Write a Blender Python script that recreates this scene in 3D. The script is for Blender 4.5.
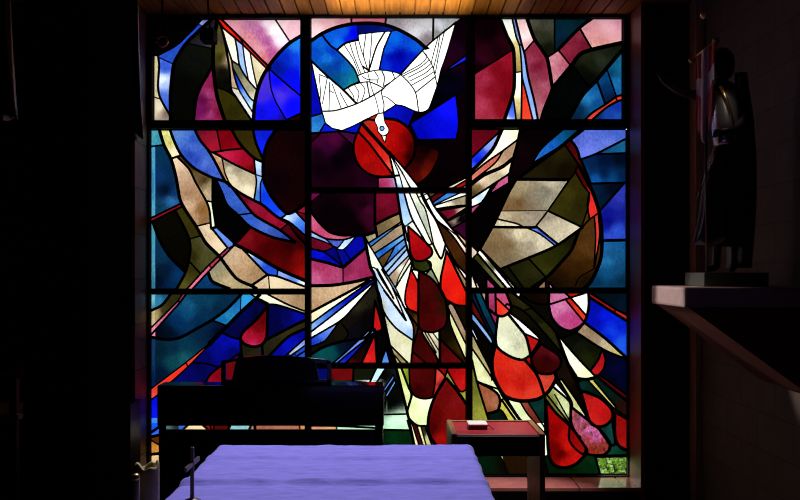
import bpy, bmesh, math, random
from mathutils import Vector, Matrix, noise
from mathutils.geometry import delaunay_2d_cdt
for o in list(bpy.data.objects): bpy.data.objects.remove(o)
S = bpy.context.scene
COL = S.collection
random.seed(7)
# ---------------------------------------------------------------- camera, sky, lamp, exposure
FOC, PX, PY, EYE, DW = 810.0, 395.0, 270.0, 1.56, 5.58      # focal length in pixels, principal point, eye height, distance to the window
cam = bpy.data.cameras.new('camera'); cam_o = bpy.data.objects.new('camera', cam); COL.objects.link(cam_o)
cam.sensor_width = 36; cam.lens = 36*FOC/800
cam.shift_x = (400-PX)/800; cam.shift_y = (PY-250)/800
cam_o.location = (0, -DW, EYE); cam_o.rotation_euler = (math.pi/2, 0, 0)
cam.clip_start = .05
S.camera = cam_o
W = bpy.data.worlds.new('overcast_sky'); S.world = W; W.use_nodes = True
SKY = 8.0
bg = W.node_tree.nodes['Background']; bg.inputs[0].default_value = (1, .995, .985, 1); bg.inputs[1].default_value = SKY
GLASS_K = 4.45                                                # brightness of the daylight seen through perfectly clear diffusing glass
lamp = bpy.data.lights.new('altar_downlight', 'SPOT'); lamp.energy = 270; lamp.spot_size = math.radians(37); lamp.spot_blend = .25
lamp.shadow_soft_size = .05; lamp.color = (1, .97, .95)
lamp_o = bpy.data.objects.new('altar_downlight', lamp); COL.objects.link(lamp_o)
lamp_o.location = (-.18, -1.9, 3.2); lamp_o.rotation_euler = (Vector((-.18, -3.15, .92))-lamp_o.location).to_track_quat('-Z', 'Y').to_euler()
for L_, E_ in ((.9, 2.2), (1.6, .6)):  # unseen strip lights, added to brighten the planks above the window
    wash = bpy.data.lights.new('added_ceiling_light', 'AREA'); wash.energy = E_; wash.shape = 'RECTANGLE'; wash.size = L_; wash.size_y = .02; wash.spread = math.radians(9); wash.color = (1, .88, .58)
    wash_o = bpy.data.objects.new('added_ceiling_light', wash); COL.objects.link(wash_o); wash_o.location = (.03, -1.35, 2.98)
    wash_o.rotation_euler = (Vector((.03, -.37, 3.29))-wash_o.location).to_track_quat('-Z', 'Y').to_euler()
def add_spot(name, loc, to, watts, deg, blend, col, soft=.03):
    l = bpy.data.lights.new(name, 'SPOT'); l.energy = watts; l.spot_size = math.radians(deg); l.spot_blend = blend; l.color = col; l.shadow_soft_size = soft
    o = bpy.data.objects.new(name, l); COL.objects.link(o); o.location = loc
    o.rotation_euler = (Vector(to)-Vector(loc)).to_track_quat('-Z', 'Y').to_euler(); return o
add_spot('table_downlight', (.66, -.78, 3.2), (.62, -.80, .4), 340, 35, .6, (1, .93, .86), .04)
add_spot('added_shelf_light', (-1.385, -.76, 2.92), (1.36, -1.60, 1.405), 330, 8, .5, (1, .84, .78), .03)  # added light to brighten the shelf's left face, set near the copper spotlight
add_spot('added_statue_light', (1.2, -2.7, 3.25), (1.60, -1.68, 2.38), 30, 6, .7, (1, .92, .8), .02)  # unseen light added for a gleam on the breastplate
S.view_settings.view_transform = 'Standard'; S.view_settings.look = 'None'
S.view_settings.exposure = 0.0; S.view_settings.gamma = 1.0; S.view_settings.use_curve_mapping = False
S.cycles.use_denoising = True; S.cycles.filter_width = 1.1
S.cycles.max_bounces = 8; S.cycles.diffuse_bounces = 4; S.cycles.transmission_bounces = 6
S.cycles.caustics_reflective = False; S.cycles.caustics_refractive = False

# ---------------------------------------------------------------- helpers
def at(px, py, d):
    return Vector(((px-PX)*d/FOC, d-DW, EYE-(py-PY)*d/FOC))
def lin(h):
    f = lambda v: v/12.92 if v <= .04045 else ((v+.055)/1.055)**2.4
    return [f(int(h[i:i+2], 16)/255) for i in (0, 2, 4)]
class MB:
    def __init__(s): s.v = []; s.f = []
    def add(s, vs, fs):
        n = len(s.v); s.v += [tuple(v) for v in vs]; s.f += [tuple(i+n for i in f) for f in fs]; return s
    def box(s, x0, x1, y0, y1, z0, z1, bev=0):
        b = min(bev, (x1-x0)*.45, (y1-y0)*.45, (z1-z0)*.45)
        if b <= 0:
            return s.add([(x, y, z) for z in (z0, z1) for x, y in ((x0, y0), (x1, y0), (x1, y1), (x0, y1))],
                  [(3, 2, 1, 0), (4, 5, 6, 7), (0, 1, 5, 4), (1, 2, 6, 5), (2, 3, 7, 6), (3, 0, 4, 7)])
        bm = bmesh.new()
        r = bmesh.ops.create_cube(bm, size=1)
        for v in bm.verts:
            v.co = ((x0+x1)/2+v.co.x*(x1-x0), (y0+y1)/2+v.co.y*(y1-y0), (z0+z1)/2+v.co.z*(z1-z0))
        bmesh.ops.bevel(bm, geom=bm.edges[:], offset=b, segments=2, profile=.5, affect='EDGES')
        return s.bm(bm)
    def bm(s, bm):
        bm.verts.index_update()
        s.add([v.co.copy() for v in bm.verts], [[v.index for v in f.verts] for f in bm.faces]); bm.free(); return s
    def prism(s, poly, a, b, axis='y'):
        # polygon in the two other axes, extruded from a to b
        n = len(poly)
        mk = {'y': lambda p, t: (p[0], t, p[1]), 'x': lambda p, t: (t, p[0], p[1]), 'z': lambda p, t: (p[0], p[1], t)}[axis]
        return s.add([mk(p, a) for p in poly]+[mk(p, b) for p in poly],
              [tuple(range(n)), tuple(range(2*n-1, n-1, -1))]+[(i, (i+1) % n, n+(i+1) % n, n+i) for i in range(n)])
    def ring(s, rows, cap=True):
        n = len(rows[0]); base = []
        vs = [p for r in rows for p in r]
        fs = [(i*n+j, i*n+(j+1) % n, (i+1)*n+(j+1) % n, (i+1)*n+j) for i in range(len(rows)-1) for j in range(n)]
        if cap: fs += [tuple(range(n-1, -1, -1)), tuple((len(rows)-1)*n+j for j in range(n))]
        return s.add(vs, fs)
    def lathe(s, prof, c=(0, 0, 0), n=24, ex=1, ey=1, jit=None):
        return s.ring([[(c[0]+r*ex*math.cos(2*math.pi*j/n), c[1]+r*ey*math.sin(2*math.pi*j/n), c[2]+z+(jit(j, i) if jit else 0)) for j in range(n)] for i, (r, z) in enumerate(prof)])
    def tube(s, pts, r, n=10):
        pts = [Vector(p) for p in pts]; rows = []
        for i, p in enumerate(pts):
            t = (pts[min(i+1, len(pts)-1)]-pts[max(i-1, 0)]).normalized()
            u = t.orthogonal().normalized() if i == 0 else (u-t*u.dot(t)).normalized()
            w = t.cross(u); rr = r[i] if isinstance(r, (list, tuple)) else r
            rows.append([p+(u*math.cos(2*math.pi*k/n)+w*math.sin(2*math.pi*k/n))*rr for k in range(n)])
        return s.ring(rows)
    def ball(s, c, r, sx=1, sy=1, sz=1, n=16):
        m = n//2; rows = []
        for i in range(1, m):
            a = math.pi*i/m
            rows.append([(c[0]+r*sx*math.sin(a)*math.cos(2*math.pi*j/n), c[1]+r*sy*math.sin(a)*math.sin(2*math.pi*j/n), c[2]-r*sz*math.cos(a)) for j in range(n)])
        return s.ring(rows)
    def build(s, name, mat, parent=None, smooth=False, **props):
        me = bpy.data.meshes.new(name); me.from_pydata(s.v, [], s.f); me.update()
        bm = bmesh.new(); bm.from_mesh(me); bmesh.ops.recalc_face_normals(bm, faces=bm.faces); bm.to_mesh(me); bm.free()
        o = bpy.data.objects.new(name, me); COL.objects.link(o); me.materials.append(mat)
        if smooth:
            me.polygons.foreach_set('use_smooth', [True]*len(me.polygons))
        if parent:
            o.parent = parent; o.matrix_parent_inverse = parent.matrix_world.inverted()
        for k, v in props.items(): o[k] = v
        return o
def thing(name, label, cat, loc=(0, 0, 0), group=None, kind=None):
    o = bpy.data.objects.new(name, None); COL.objects.link(o); o.location = loc; o.empty_display_size = .1
    o['label'] = label; o['category'] = cat
    if group: o['group'] = group
    if kind: o['kind'] = kind
    o.matrix_world = Matrix.Translation(loc)
    return o
def tag(o, label, cat, group=None, kind=None):
    o['label'] = label; o['category'] = cat
    if group: o['group'] = group
    if kind: o['kind'] = kind
    return o

# ---------------------------------------------------------------- materials
def mat(name, col, rough=.5, metal=0, var=0, scale=12, bump=0, spec=.5, stretch=(1, 1, 1), sheen=0, coat=0):
    m = bpy.data.materials.new(name); m.use_nodes = True; nt = m.node_tree; b = nt.nodes['Principled BSDF']
    b.inputs['Base Color'].default_value = (*col, 1); b.inputs['Roughness'].default_value = rough; b.inputs['Metallic'].default_value = metal
    b.inputs['Specular IOR Level'].default_value = spec; b.inputs['Sheen Weight'].default_value = sheen; b.inputs['Coat Weight'].default_value = coat
    if var or bump:
        tc = nt.nodes.new('ShaderNodeTexCoord'); mp = nt.nodes.new('ShaderNodeMapping'); mp.inputs['Scale'].default_value = stretch
        nz = nt.nodes.new('ShaderNodeTexNoise'); nz.inputs['Scale'].default_value = scale; nz.inputs['Detail'].default_value = 5
        nt.links.new(tc.outputs['Object'], mp.inputs[0]); nt.links.new(mp.outputs[0], nz.inputs['Vector'])
        if var:
            r = nt.nodes.new('ShaderNodeValToRGB')
            r.color_ramp.elements[0].position = .3; r.color_ramp.elements[1].position = .7
            r.color_ramp.elements[0].color = (*[c*(1-var) for c in col], 1); r.color_ramp.elements[1].color = (*[min(1, c*(1+var)) for c in col], 1)
            nt.links.new(nz.outputs['Fac'], r.inputs[0]); nt.links.new(r.outputs[0], b.inputs['Base Color'])
        if bump:
            bp = nt.nodes.new('ShaderNodeBump'); bp.inputs['Strength'].default_value = bump; bp.inputs['Distance'].default_value = .01
            nt.links.new(nz.outputs['Fac'], bp.inputs['Height']); nt.links.new(bp.outputs[0], b.inputs['Normal'])
    return m
def block_mat(name, col, mortar, w, h, rough=.8, coord='Object', rot=None):
    m = mat(name, col, rough); nt = m.node_tree; b = nt.nodes['Principled BSDF']
    tc = nt.nodes.new('ShaderNodeTexCoord'); br = nt.nodes.new('ShaderNodeTexBrick')
    br.inputs['Scale'].default_value = 1; br.inputs['Brick Width'].default_value = w; br.inputs['Row Height'].default_value = h; br.inputs['Mortar Size'].default_value = .006
    br.inputs['Color1'].default_value = (*col, 1); br.inputs['Color2'].default_value = (*[c*.82 for c in col], 1); br.inputs['Mortar'].default_value = (*mortar, 1)
    nz = nt.nodes.new('ShaderNodeTexNoise'); nz.inputs['Scale'].default_value = 9; nz.inputs['Detail'].default_value = 6
    mx = nt.nodes.new('ShaderNodeMix'); mx.data_type = 'RGBA'; mx.blend_type = 'MULTIPLY'; mx.inputs[0].default_value = .5
    if rot:                                       # a wall in the YZ plane: courses run along Y
        sp = nt.nodes.new('ShaderNodeSeparateXYZ'); cb = nt.nodes.new('ShaderNodeCombineXYZ')
        nt.links.new(tc.outputs[coord], sp.inputs[0]); nt.links.new(sp.outputs[1], cb.inputs[0]); nt.links.new(sp.outputs[2], cb.inputs[1])
        nt.links.new(cb.outputs[0], br.inputs['Vector'])
    else: nt.links.new(tc.outputs[coord], br.inputs['Vector'])
    nt.links.new(tc.outputs['Object'], nz.inputs['Vector'])
    nt.links.new(br.outputs['Color'], mx.inputs[6]); nt.links.new(nz.outputs['Fac'], mx.inputs[7]); nt.links.new(mx.outputs[2], b.inputs['Base Color'])
    bp = nt.nodes.new('ShaderNodeBump'); bp.inputs['Strength'].default_value = .4; bp.inputs['Distance'].default_value = .006
    nt.links.new(br.outputs['Fac'], bp.inputs['Height']); bp.invert = True; nt.links.new(bp.outputs[0], b.inputs['Normal'])
    return m
M = {}
M['black_metal'] = mat('black_metal', (.004, .004, .0045), .8, spec=.08)
M['lead'] = mat('lead', (.006, .006, .0065), .75, var=.3, scale=60, spec=.1)
M['ceiling_wood'] = mat('ceiling_wood', (.34, .125, .014), .6, spec=.15, var=.35, scale=9, stretch=(6, .5, 6), bump=.1)
M['dark_wood'] = mat('dark_wood', (.022, .009, .006), .4, var=.3, scale=10, stretch=(6, 6, .6))
M['jamb_wood'] = mat('jamb_wood', (.2, .045, .03), .5, var=.3, scale=10, stretch=(6, 6, .5))
M['trim_wood'] = mat('trim_wood', (.6, .4, .27), .45, var=.25, scale=10, stretch=(8, 8, .5))
M['oak'] = mat('oak', (.26, .12, .05), .42, var=.35, scale=12, stretch=(6, 1, 1), bump=.05)
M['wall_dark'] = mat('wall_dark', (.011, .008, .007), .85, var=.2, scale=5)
M['blocks'] = block_mat('painted_blocks', (.14, .105, .085), (.09, .066, .053), .4, .2, rot=True)
M['jamb_brick'] = block_mat('jamb_brick', (.4, .2, .13), (.12, .06, .04), .6, .3, .5, rot=True)
M['sill_tile'] = block_mat('sill_tile', (.8, .27, .26), (.3, .09, .085), .3, .6, .16)
M['floor'] = block_mat('floor_tile', (.06, .035, .028), (.02, .015, .012), .4, .4, .45)
M['piano'] = mat('black_lacquer', (.006, .006, .007), .16, coat=.3)
M['piano_matt'] = mat('black_satin', (.005, .005, .006), .4)
M['cloth'] = mat('violet_linen', (.21, .185, .74), .85, var=.13, scale=26, bump=.5, stretch=(.6, 1.6, 1), spec=.1, sheen=.15)
M['wax'] = mat('candle_wax', (.32, .25, .13), .5)
M['white'] = mat('white_card', (.75, .73, .74), .5)
M['red_leather'] = mat('red_leather', (.32, .008, .028), .38, var=.12, scale=30, bump=.06)
M['bronze'] = mat('dark_bronze', (.08, .05, .05), .35, metal=.7)
M['brass'] = mat('brass', (.55, .36, .14), .3, metal=1)
M['copper'] = mat('copper', (.75, .3, .17), .28, metal=1)
M['shelf_stone'] = mat('shelf_stone', (.5, .38, .36), .6, var=.1, scale=20)
M['pillar'] = mat('black_paint', (.006, .005, .005), 1, spec=0)
M['plinth'] = mat('dark_green_stone', (.05, .06, .05), .5)
M['plaster_red'] = mat('red_brown_plaster', (.12, .02, .014), .7, var=.15, scale=8)
M['statue'] = mat('dark_statue', (.035, .022, .024), .42, var=.3, scale=20)
M['armour'] = mat('polished_armour', (.5, .45, .45), .25, metal=.9)
M['banner_red'] = mat('banner_red', (.5, .02, .03), .7)
M['banner_white'] = mat('banner_white', (.85, .78, .78), .7)
M['drape'] = mat('black_satin_drape', (.03, .036, .045), .2, spec=1)
M['leaf'] = mat('leaf', (.14, .28, .008), .5, var=.5, scale=7)
M['grass'] = mat('lawn', (.04, .09, .012), .8, var=.5, scale=6)
M['twig'] = mat('twig', (.05, .035, .02), .8)

def glass_mat():
    m = bpy.data.materials.new('stained_glass'); m.use_nodes = True; nt = m.node_tree; nt.nodes.clear()
    L = nt.links.new; N = nt.nodes.new
    at_ = N('ShaderNodeAttribute'); at_.attribute_name = 'tint'
    tc = N('ShaderNodeTexCoord')
    mp = N('ShaderNodeMapping'); mp.inputs['Scale'].default_value = (1.6, 1, 1); mp.inputs['Rotation'].default_value = (0, .5, 0)
    n1 = N('ShaderNodeTexNoise'); n1.inputs['Scale'].default_value = 42; n1.inputs['Detail'].default_value = 6; n1.inputs['Distortion'].default_value = .6
    L(tc.outputs['Object'], mp.inputs[0]); L(mp.outputs[0], n1.inputs['Vector'])
    mr = N('ShaderNodeMapRange'); mr.inputs['From Min'].default_value = .25; mr.inputs['From Max'].default_value = .75; mr.inputs['To Min'].default_value = -1; mr.inputs['To Max'].default_value = 1
    L(n1.outputs['Fac'], mr.inputs['Value'])
    mu = N('ShaderNodeMath'); mu.operation = 'MULTIPLY'; L(mr.outputs[0], mu.inputs[0]); L(at_.outputs['Alpha'], mu.inputs[1])
    ad = N('ShaderNodeMath'); ad.operation = 'ADD'; ad.inputs[1].default_value = 1; L(mu.outputs[0], ad.inputs[0])
    vm = N('ShaderNodeVectorMath'); vm.operation = 'SCALE'; L(at_.outputs['Color'], vm.inputs[0]); L(ad.outputs[0], vm.inputs['Scale'])
    tr = N('ShaderNodeBsdfTranslucent'); L(vm.outputs[0], tr.inputs['Color'])
    out = N('ShaderNodeOutputMaterial'); L(tr.outputs[0], out.inputs[0])
    return m
M['glass'] = glass_mat()
def clear_mat():
    m = bpy.data.materials.new('clear_glass'); m.use_nodes = True; nt = m.node_tree; nt.nodes.clear()
    t = nt.nodes.new('ShaderNodeBsdfTransparent'); t.inputs[0].default_value = (.5, .56, .42, 1)
    g = nt.nodes.new('ShaderNodeBsdfGlossy'); g.inputs['Roughness'].default_value = .02
    x = nt.nodes.new('ShaderNodeMixShader'); x.inputs[0].default_value = .04; o = nt.nodes.new('ShaderNodeOutputMaterial')
    nt.links.new(t.outputs[0], x.inputs[1]); nt.links.new(g.outputs[0], x.inputs[2]); nt.links.new(x.outputs[0], o.inputs[0])
    return m
M['clear'] = clear_mat()

# ---------------------------------------------------------------- the room
PS = DW/FOC                                    # metres per pixel in the plane of the window
def wx(px): return (px-PX)*PS
def wz(py): return EYE-(py-PY)*PS
CEIL = wz(16.5)
XL, XR = wx(148), wx(628.5)
SILL = wz(475)
WF = -.29                                      # room face of the window wall
RW = 1.96                                      # right wall
LW, BACK = -3.2, -7.2
def struct(o, label=None, cat=None):
    o['kind'] = 'structure'
    if label: o['label'] = label; o['category'] = cat
    return o
struct(MB().box(LW-.2, RW+.3, BACK-.2, .1, -.12, 0).build('floor', M['floor']), 'dark tiled floor of the chapel', 'floor')
cm = MB()
x = LW
while x < RW+.1:
    cm.box(x+.005, x+.093, BACK, .02, CEIL, CEIL+.03, .002); x += .098
cm.box(LW-.2, RW+.3, BACK-.2, .1, CEIL+.026, CEIL+.12)
struct(cm.build('ceiling', M['ceiling_wood']), 'varnished wooden plank ceiling', 'ceiling')
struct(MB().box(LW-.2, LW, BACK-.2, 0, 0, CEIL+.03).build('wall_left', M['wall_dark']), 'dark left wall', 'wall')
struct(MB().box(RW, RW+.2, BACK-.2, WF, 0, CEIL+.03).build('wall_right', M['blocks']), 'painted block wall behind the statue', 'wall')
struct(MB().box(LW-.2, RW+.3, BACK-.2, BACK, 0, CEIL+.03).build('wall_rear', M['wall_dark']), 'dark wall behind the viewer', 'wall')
fm = MB()
fm.box(LW-.2, XL, WF, .02, 0, CEIL+.03)
fm.box(XR, RW+.3, WF, .02, 0, CEIL+.03)
fm.box(XL, XR, WF+.004, .02, 0, SILL-.03)
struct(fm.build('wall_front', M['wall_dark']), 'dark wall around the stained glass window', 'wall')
struct(MB().box(RW-.038, RW+.01, WF-.11, WF, 0, CEIL, .004).build('trim_1', M['trim_wood']), 'pale wooden corner post right of the window', 'trim')
# reveals: left of painted blocks, right of wood
struct(MB().box(XL-.02, XL+.006, WF-.01, -.03, 0, CEIL, .002).build('trim_2', M['jamb_brick']), 'block reveal on the left side of the window', 'trim')
struct(MB().box(XR-.006, XR+.02, WF-.012, -.03, 0, CEIL, .002).build('trim_3', M['jamb_wood']), 'red brown wooden reveal on the right side of the window', 'trim')

# the window: frame, mullions, transoms, sill
win = thing('window_1', 'full height window with black frame holding nine stained glass panels', 'window', (0, 0, SILL), kind='structure')
F0, F1 = -.045, .003
def bar(m, x0, y0, x1, y1, a=F0, b=F1): m.box(wx(x0), wx(x1), a, b, wz(y1), wz(y0), .003)
m = MB()
bar(m, 146, 14, 151, 480); bar(m, 626.5, 14, 631, 480); bar(m, 151, 14, 626.5, 18.5); bar(m, 151, 474.5, 626.5, 480)
m.build('window_frame', M['black_metal'], win)
MUL = -.06
m = MB(); bar(m, 305.6, 18, 311, 475, MUL); m.build('mullion', M['black_metal'], win)
m = MB(); bar(m, 466, 18, 471.2, 475, MUL); m.build('mullion', M['black_metal'], win)
for x0, x1, y0, y1 in ((151, 306, 121.5, 129.6), (151, 306, 289, 293.8), (311, 466, 188, 192.6), (311, 466, 362.8, 367.8), (471, 627, 120.5, 129), (471, 627, 288, 293)):
    m = MB(); bar(m, x0, y0, x1, y1, MUL+.004); m.build('transom', M['black_metal'], win)
for x0, y0, x1, y1 in ((151, 18, 306, 122), (470.5, 17.5, 626.5, 121)):
    px0, px1 = (154, 301) if x0 < 200 else (474.6, 622)
    m = MB(); bar(m, x0, y0, px0, y1, MUL+.006); bar(m, px1, y0, x1, y1, MUL+.006); bar(m, px0, y0, px1, y0+2, MUL+.006)
    m.build('casement_frame', M['black_metal'], win)
MB().box(XL, XR, WF-.02, -.002, SILL-.03, SILL-.004, .004).build('window_sill', M['sill_tile'], win)
# Stained glass cartoon: per panel an origin and scale for the tracing, the clear opening, lead lines and glass colours.
# a lead line is "width[s] x,y x,y ..." (s = straight runs, otherwise a smooth curve); a colour is "x,y,rrggbb[@motif][*mottle]"
PANELS = []
def panel(key, label, ox, oy, rect, lines, seeds):
    PANELS.append((key, label, ox, oy, rect, [l for l in lines.strip().split('\n') if l.strip()], seeds.split()))

panel('A1', 'stained glass casement panel with pink, red and a blue disc quarter, top left of window', 148, 20, (154, 19.5, 301, 121), """
1.4 265,5 235,40 190,85 160,115 125,140 50,180
4.2 314,0 250,58 190,118 152,175 128,225 118,300 112,380 113,510
1.6 255,22 275,32
1.6 50,185 125,220
3 50,180 56,230 50,330 62,390 110,478
1.6 30,385 65,396
1.6 200,115 240,125 320,142
4.6 345,12 332,80 326,150 326,220 335,320 350,400 386,510
3.6 326,220 300,270 265,330 240,400 228,510
3 360,18 375,70 392,150 408,250 416,345 440,385 500,475 525,510
2.2 354,340 400,358 447,392
2.4 372,50 400,145 418,200 426,255 440,310 453,345
1.6 412,336 453,347
2 430,268 453,345 485,400 528,468
2.2 436,262 470,325 507,385 536,412
2.4 417,201 462,231
2.4 436,95 446,150 459,231 500,299 545,350
2 474,128 485,212 502,300
2 511,165 528,260 547,345
3 368,-3 477,104 560,190 612,240
2.6s 344,-5 380,44 477,126 603,252
2 465,100 478,126
2.2 635,-5 712,112
4.4 770,76 712,112 665,155 615,215 575,280 548,350 532,430 527,510
2.2 606,244 680,310 770,385
1.8 605,255 615,340 640,410 692,500
2 690,500 770,462
0s 20,178 56,184
""", """35,90,030303 35,300,c0b294 60,440,d0c4b0 90,460,807064 90,150,060505 120,170,2c54c0 195,95,2850c8 262,20,b0b0f0 285,8,8088d0 85,240,3c60d0 85,320,a8b8ec 75,300,d0dcf4 95,420,4468d4 80,380,5878d4
270,105,26262e 250,60,171719 300,120,443c44 250,200,10130f 180,350,090a07 200,470,090a07 300,165,14160f
300,300,8c2458 280,400,601048 265,450,74185c 320,420,8c2c58 335,330,801c40 350,470,80183c 305,370,a04074 310,470,a04078 290,450,6c1450
352,60,56521f 350,140,5e5826 365,190,3c380f 375,260,15130a 385,320,0c0b07 370,330,100e08
400,400,38340c 430,460,302c0c 480,490,3a3410
372,90,50443c 396,200,a4907c 420,300,b89c88 425,325,b49c84 440,365,c0bcb4 480,440,d0d0d4 515,485,c8c8cc
455,310,2050d8 500,380,88b0f4 520,430,c0d4fc 440,285,1840d0 450,250,6c6c54 500,335,a09c84 535,390,c4bca4
400,100,dcd4c8 440,180,e4e0d4 455,140,a8bcf0 480,240,a4c4f8 490,190,f4f0ec 520,270,f0ece8 540,260,c8bc98 560,240,d8ccb0
410,48,e02818 450,85,c42018 500,130,c0342c 580,215,b83830
430,30,e4a0b0 520,25,c884b0 560,60,c070a8 590,110,b860a0 620,170,b85898 500,100,dc9098 580,190,d48088 560,140,dc9ca8 660,100,f0d8ec 630,50,f8ecf8 600,15,e8d0e4 720,40,ecbccc 680,20,f0c8d4
690,190,0a30c0@disc 745,130,2a84e8@disc 740,190,1848e0@disc 720,280,0a14d8@disc 650,235,081c98@disc 750,330,1010f8@disc 650,310,1010f4@disc 655,375,5840dc@disc 670,340,3820e0@disc 720,430,1010f8@disc 640,380,4030e8@disc 580,320,5038d0@disc 570,380,4830d8@disc 560,460,1414d8@disc 610,440,1818f0@disc 745,488,240406
""")

panel('A2', 'stained glass panel of blue, tan and crimson sweeps left of the dark disc', 148, 125, (151, 130, 306, 289), """
2.4 10,108 80,99
4 55,18 80,100 115,170 140,260 160,370 190,430 240,505 290,590 355,655 440,765 520,805 555,825
3.4 108,18 135,90 170,155 235,218 322,264
2.8 113,169 168,150
3.4 232,18 260,75 300,125 335,183 385,280 412,303
3.4s 318,262 385,282
3 150,163 205,220 240,290 290,378 308,430 315,512
4 326,262 325,385 331,430 342,512
2.4 288,378 327,386
2.2 243,506 310,489
3.4s 312,518 344,510
3.4 338,270 370,340 395,400 450,450 510,508 620,560 740,588
3.4 340,270 400,290 430,325 522,440 580,480 660,525 740,588
2.2 448,450 524,440
2.2 314,133 374,165
2 370,163 385,240 414,305
3 345,146 400,180 470,215 538,247
3.4 408,302 470,345 530,377 580,405 640,455 700,490
2 343,18 365,128
2.6 328,136 400,125 482,117
3.4 415,18 450,80 480,118 532,166 575,185
3.2 524,18 540,90 574,168
4 645,18 605,75 582,140 575,210 580,280 610,345 650,400 697,442 745,424 795,388
2.4 530,163 538,247 542,290 530,378
1.8 535,246 574,259
2 574,259 562,300 562,390
2 528,377 568,390
2.8 560,386 600,425 657,466 700,440
2.2 666,466 715,490 795,560
2.2 660,526 707,488
3 700,488 740,545 795,605
2.6 735,430 795,492
1.8 742,432 795,447
4.4 425,592 520,640 650,718 795,782
2.6s 428,594 452,580 517,508
3 470,616 530,680 595,745 650,758 795,812
3 345,512 430,592 408,616
3 313,512 330,530 400,617
2.6 10,468 165,392
2.8 10,488 178,404
2.4 397,614 300,705 185,830
2.6 414,619 320,715 212,830
1.8 302,700 320,716
3.4 24,488 60,580 110,660 183,732
3.4 133,424 180,510 208,580 210,640 190,730 140,826
2 203,571 262,554
2.4 205,680 258,738
4 300,735 325,785 425,825
3.2 518,802 602,745
1.6 602,750 608,820
2 648,728 645,760
0s 36,100 36,480
0s 36,500 36,830
""", """50,70,4090a8 25,60,58a8b8 25,160,58a0c8 25,300,3c84b0 25,430,5aa4cc 70,140,0e3858 110,230,0c3054 90,330,061830 60,250,10386a 120,375,3470a8 130,350,12386c 60,420,14405e
80,45,d4d488 110,90,c8c478 130,130,dcd0b0 145,150,e0d4b8
180,60,5078cc 160,45,6088cc 230,75,3458b8 210,150,2c4cb0 280,190,5878d0 230,110,5070cc 340,245,4868c8 290,240,4058bc 250,180,3450b8
205,205,48381f 250,260,6c5638 285,280,46381f 300,340,b8a488 300,300,a08c6c
140,190,dcc0a8 180,260,c4a48c 200,340,a88468 200,400,c8a890 270,430,90683f 230,470,b89474 280,480,94704c 190,300,b8947c
315,420,d0d4c0 328,480,d4dccc 370,450,060404 420,540,060404
390,330,3c60c0 440,390,4068c4 440,420,3458b4 520,465,3860c0 590,500,5070cc 640,535,3c58b0 690,565,3044a0
340,165,c8a080 375,230,b89070 385,260,a88060 400,200,8c8070 405,220,c4b8a4 470,260,b4a68e 450,225,98907c 430,280,d0c4ac 500,320,dccfb8 520,280,b8a890
280,60,8c1830 265,40,6c1830 320,110,a01c34 400,70,7c0618 440,105,8c0a1c 385,110,840818 440,150,b01840 400,150,c02850 500,190,981424 480,160,a01030 525,220,70080f
470,60,382e0c 530,130,40360f 545,50,1428c8 570,100,1428e8 590,60,1020d0
550,200,c0d4f4 555,235,a8c0ec 552,280,98b8ec 548,350,4c80d0
680,150,1c060a 640,300,12030a 720,350,180406 760,100,160408 690,420,200408
590,350,1040e0 590,310,2058f0 640,420,1848f0 665,445,3060e8
480,370,741428 540,400,981c3c 620,470,a01838 660,500,8c1430 580,440,8c1430 740,545,30040a 700,520,58081a 775,590,3c060a
690,462,c0d4f4 730,450,a8c0f0 760,490,4c88e8 780,530,3868e0 770,415,981c3c 775,470,6c0c1c 760,440,780c20
500,560,801420 550,560,680a12 600,620,4a0408 680,640,4c0406 760,660,780c0c 785,740,981410 640,680,5c0808 700,610,380406
375,560,6c98f0 405,590,6890ec 300,520,d8c4a8 340,600,e0c8b0 280,540,ccb498 370,620,dcc8ac 300,570,d0b89c
60,453,981428 120,424,881428
100,600,0c0a04 150,680,0b0904 80,520,100d05
180,460,3e3812 200,530,3a3410 250,620,464420 290,600,545438 280,660,50502c 230,650,302c10 210,760,48421a 175,800,5c5628 220,730,38340f
25,550,50a0b8 25,700,5898b8 25,790,3c7c98 60,650,103858 80,740,082038 120,800,0c2c54 150,760,0c3868 50,780,06142c
350,660,a03050 300,720,d46488 220,800,e87c98 340,680,b03c58 250,770,e07898
280,790,0e3c6c 300,770,14487c 350,805,0e3050
340,715,98907c 330,760,a89c7c 400,780,bca888 470,810,b0a07c 360,740,a09474
400,640,bca08c 430,660,c8ac90 480,700,c4a482 540,740,a88866 520,780,b09070 460,740,b89878
565,795,ccb498 590,770,d8c0a0 640,790,e0ccb0 700,795,d8c4a8
506,643,c8d4f4 540,675,7098e8 600,720,2854d8 635,738,3058d8 670,750,90a8f0 720,775,7090e8 780,800,d0dcf8 385,636,a03050 28,476,902030
""")  # bright strip down the left edge: a light highlight put into the seed colours

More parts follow.
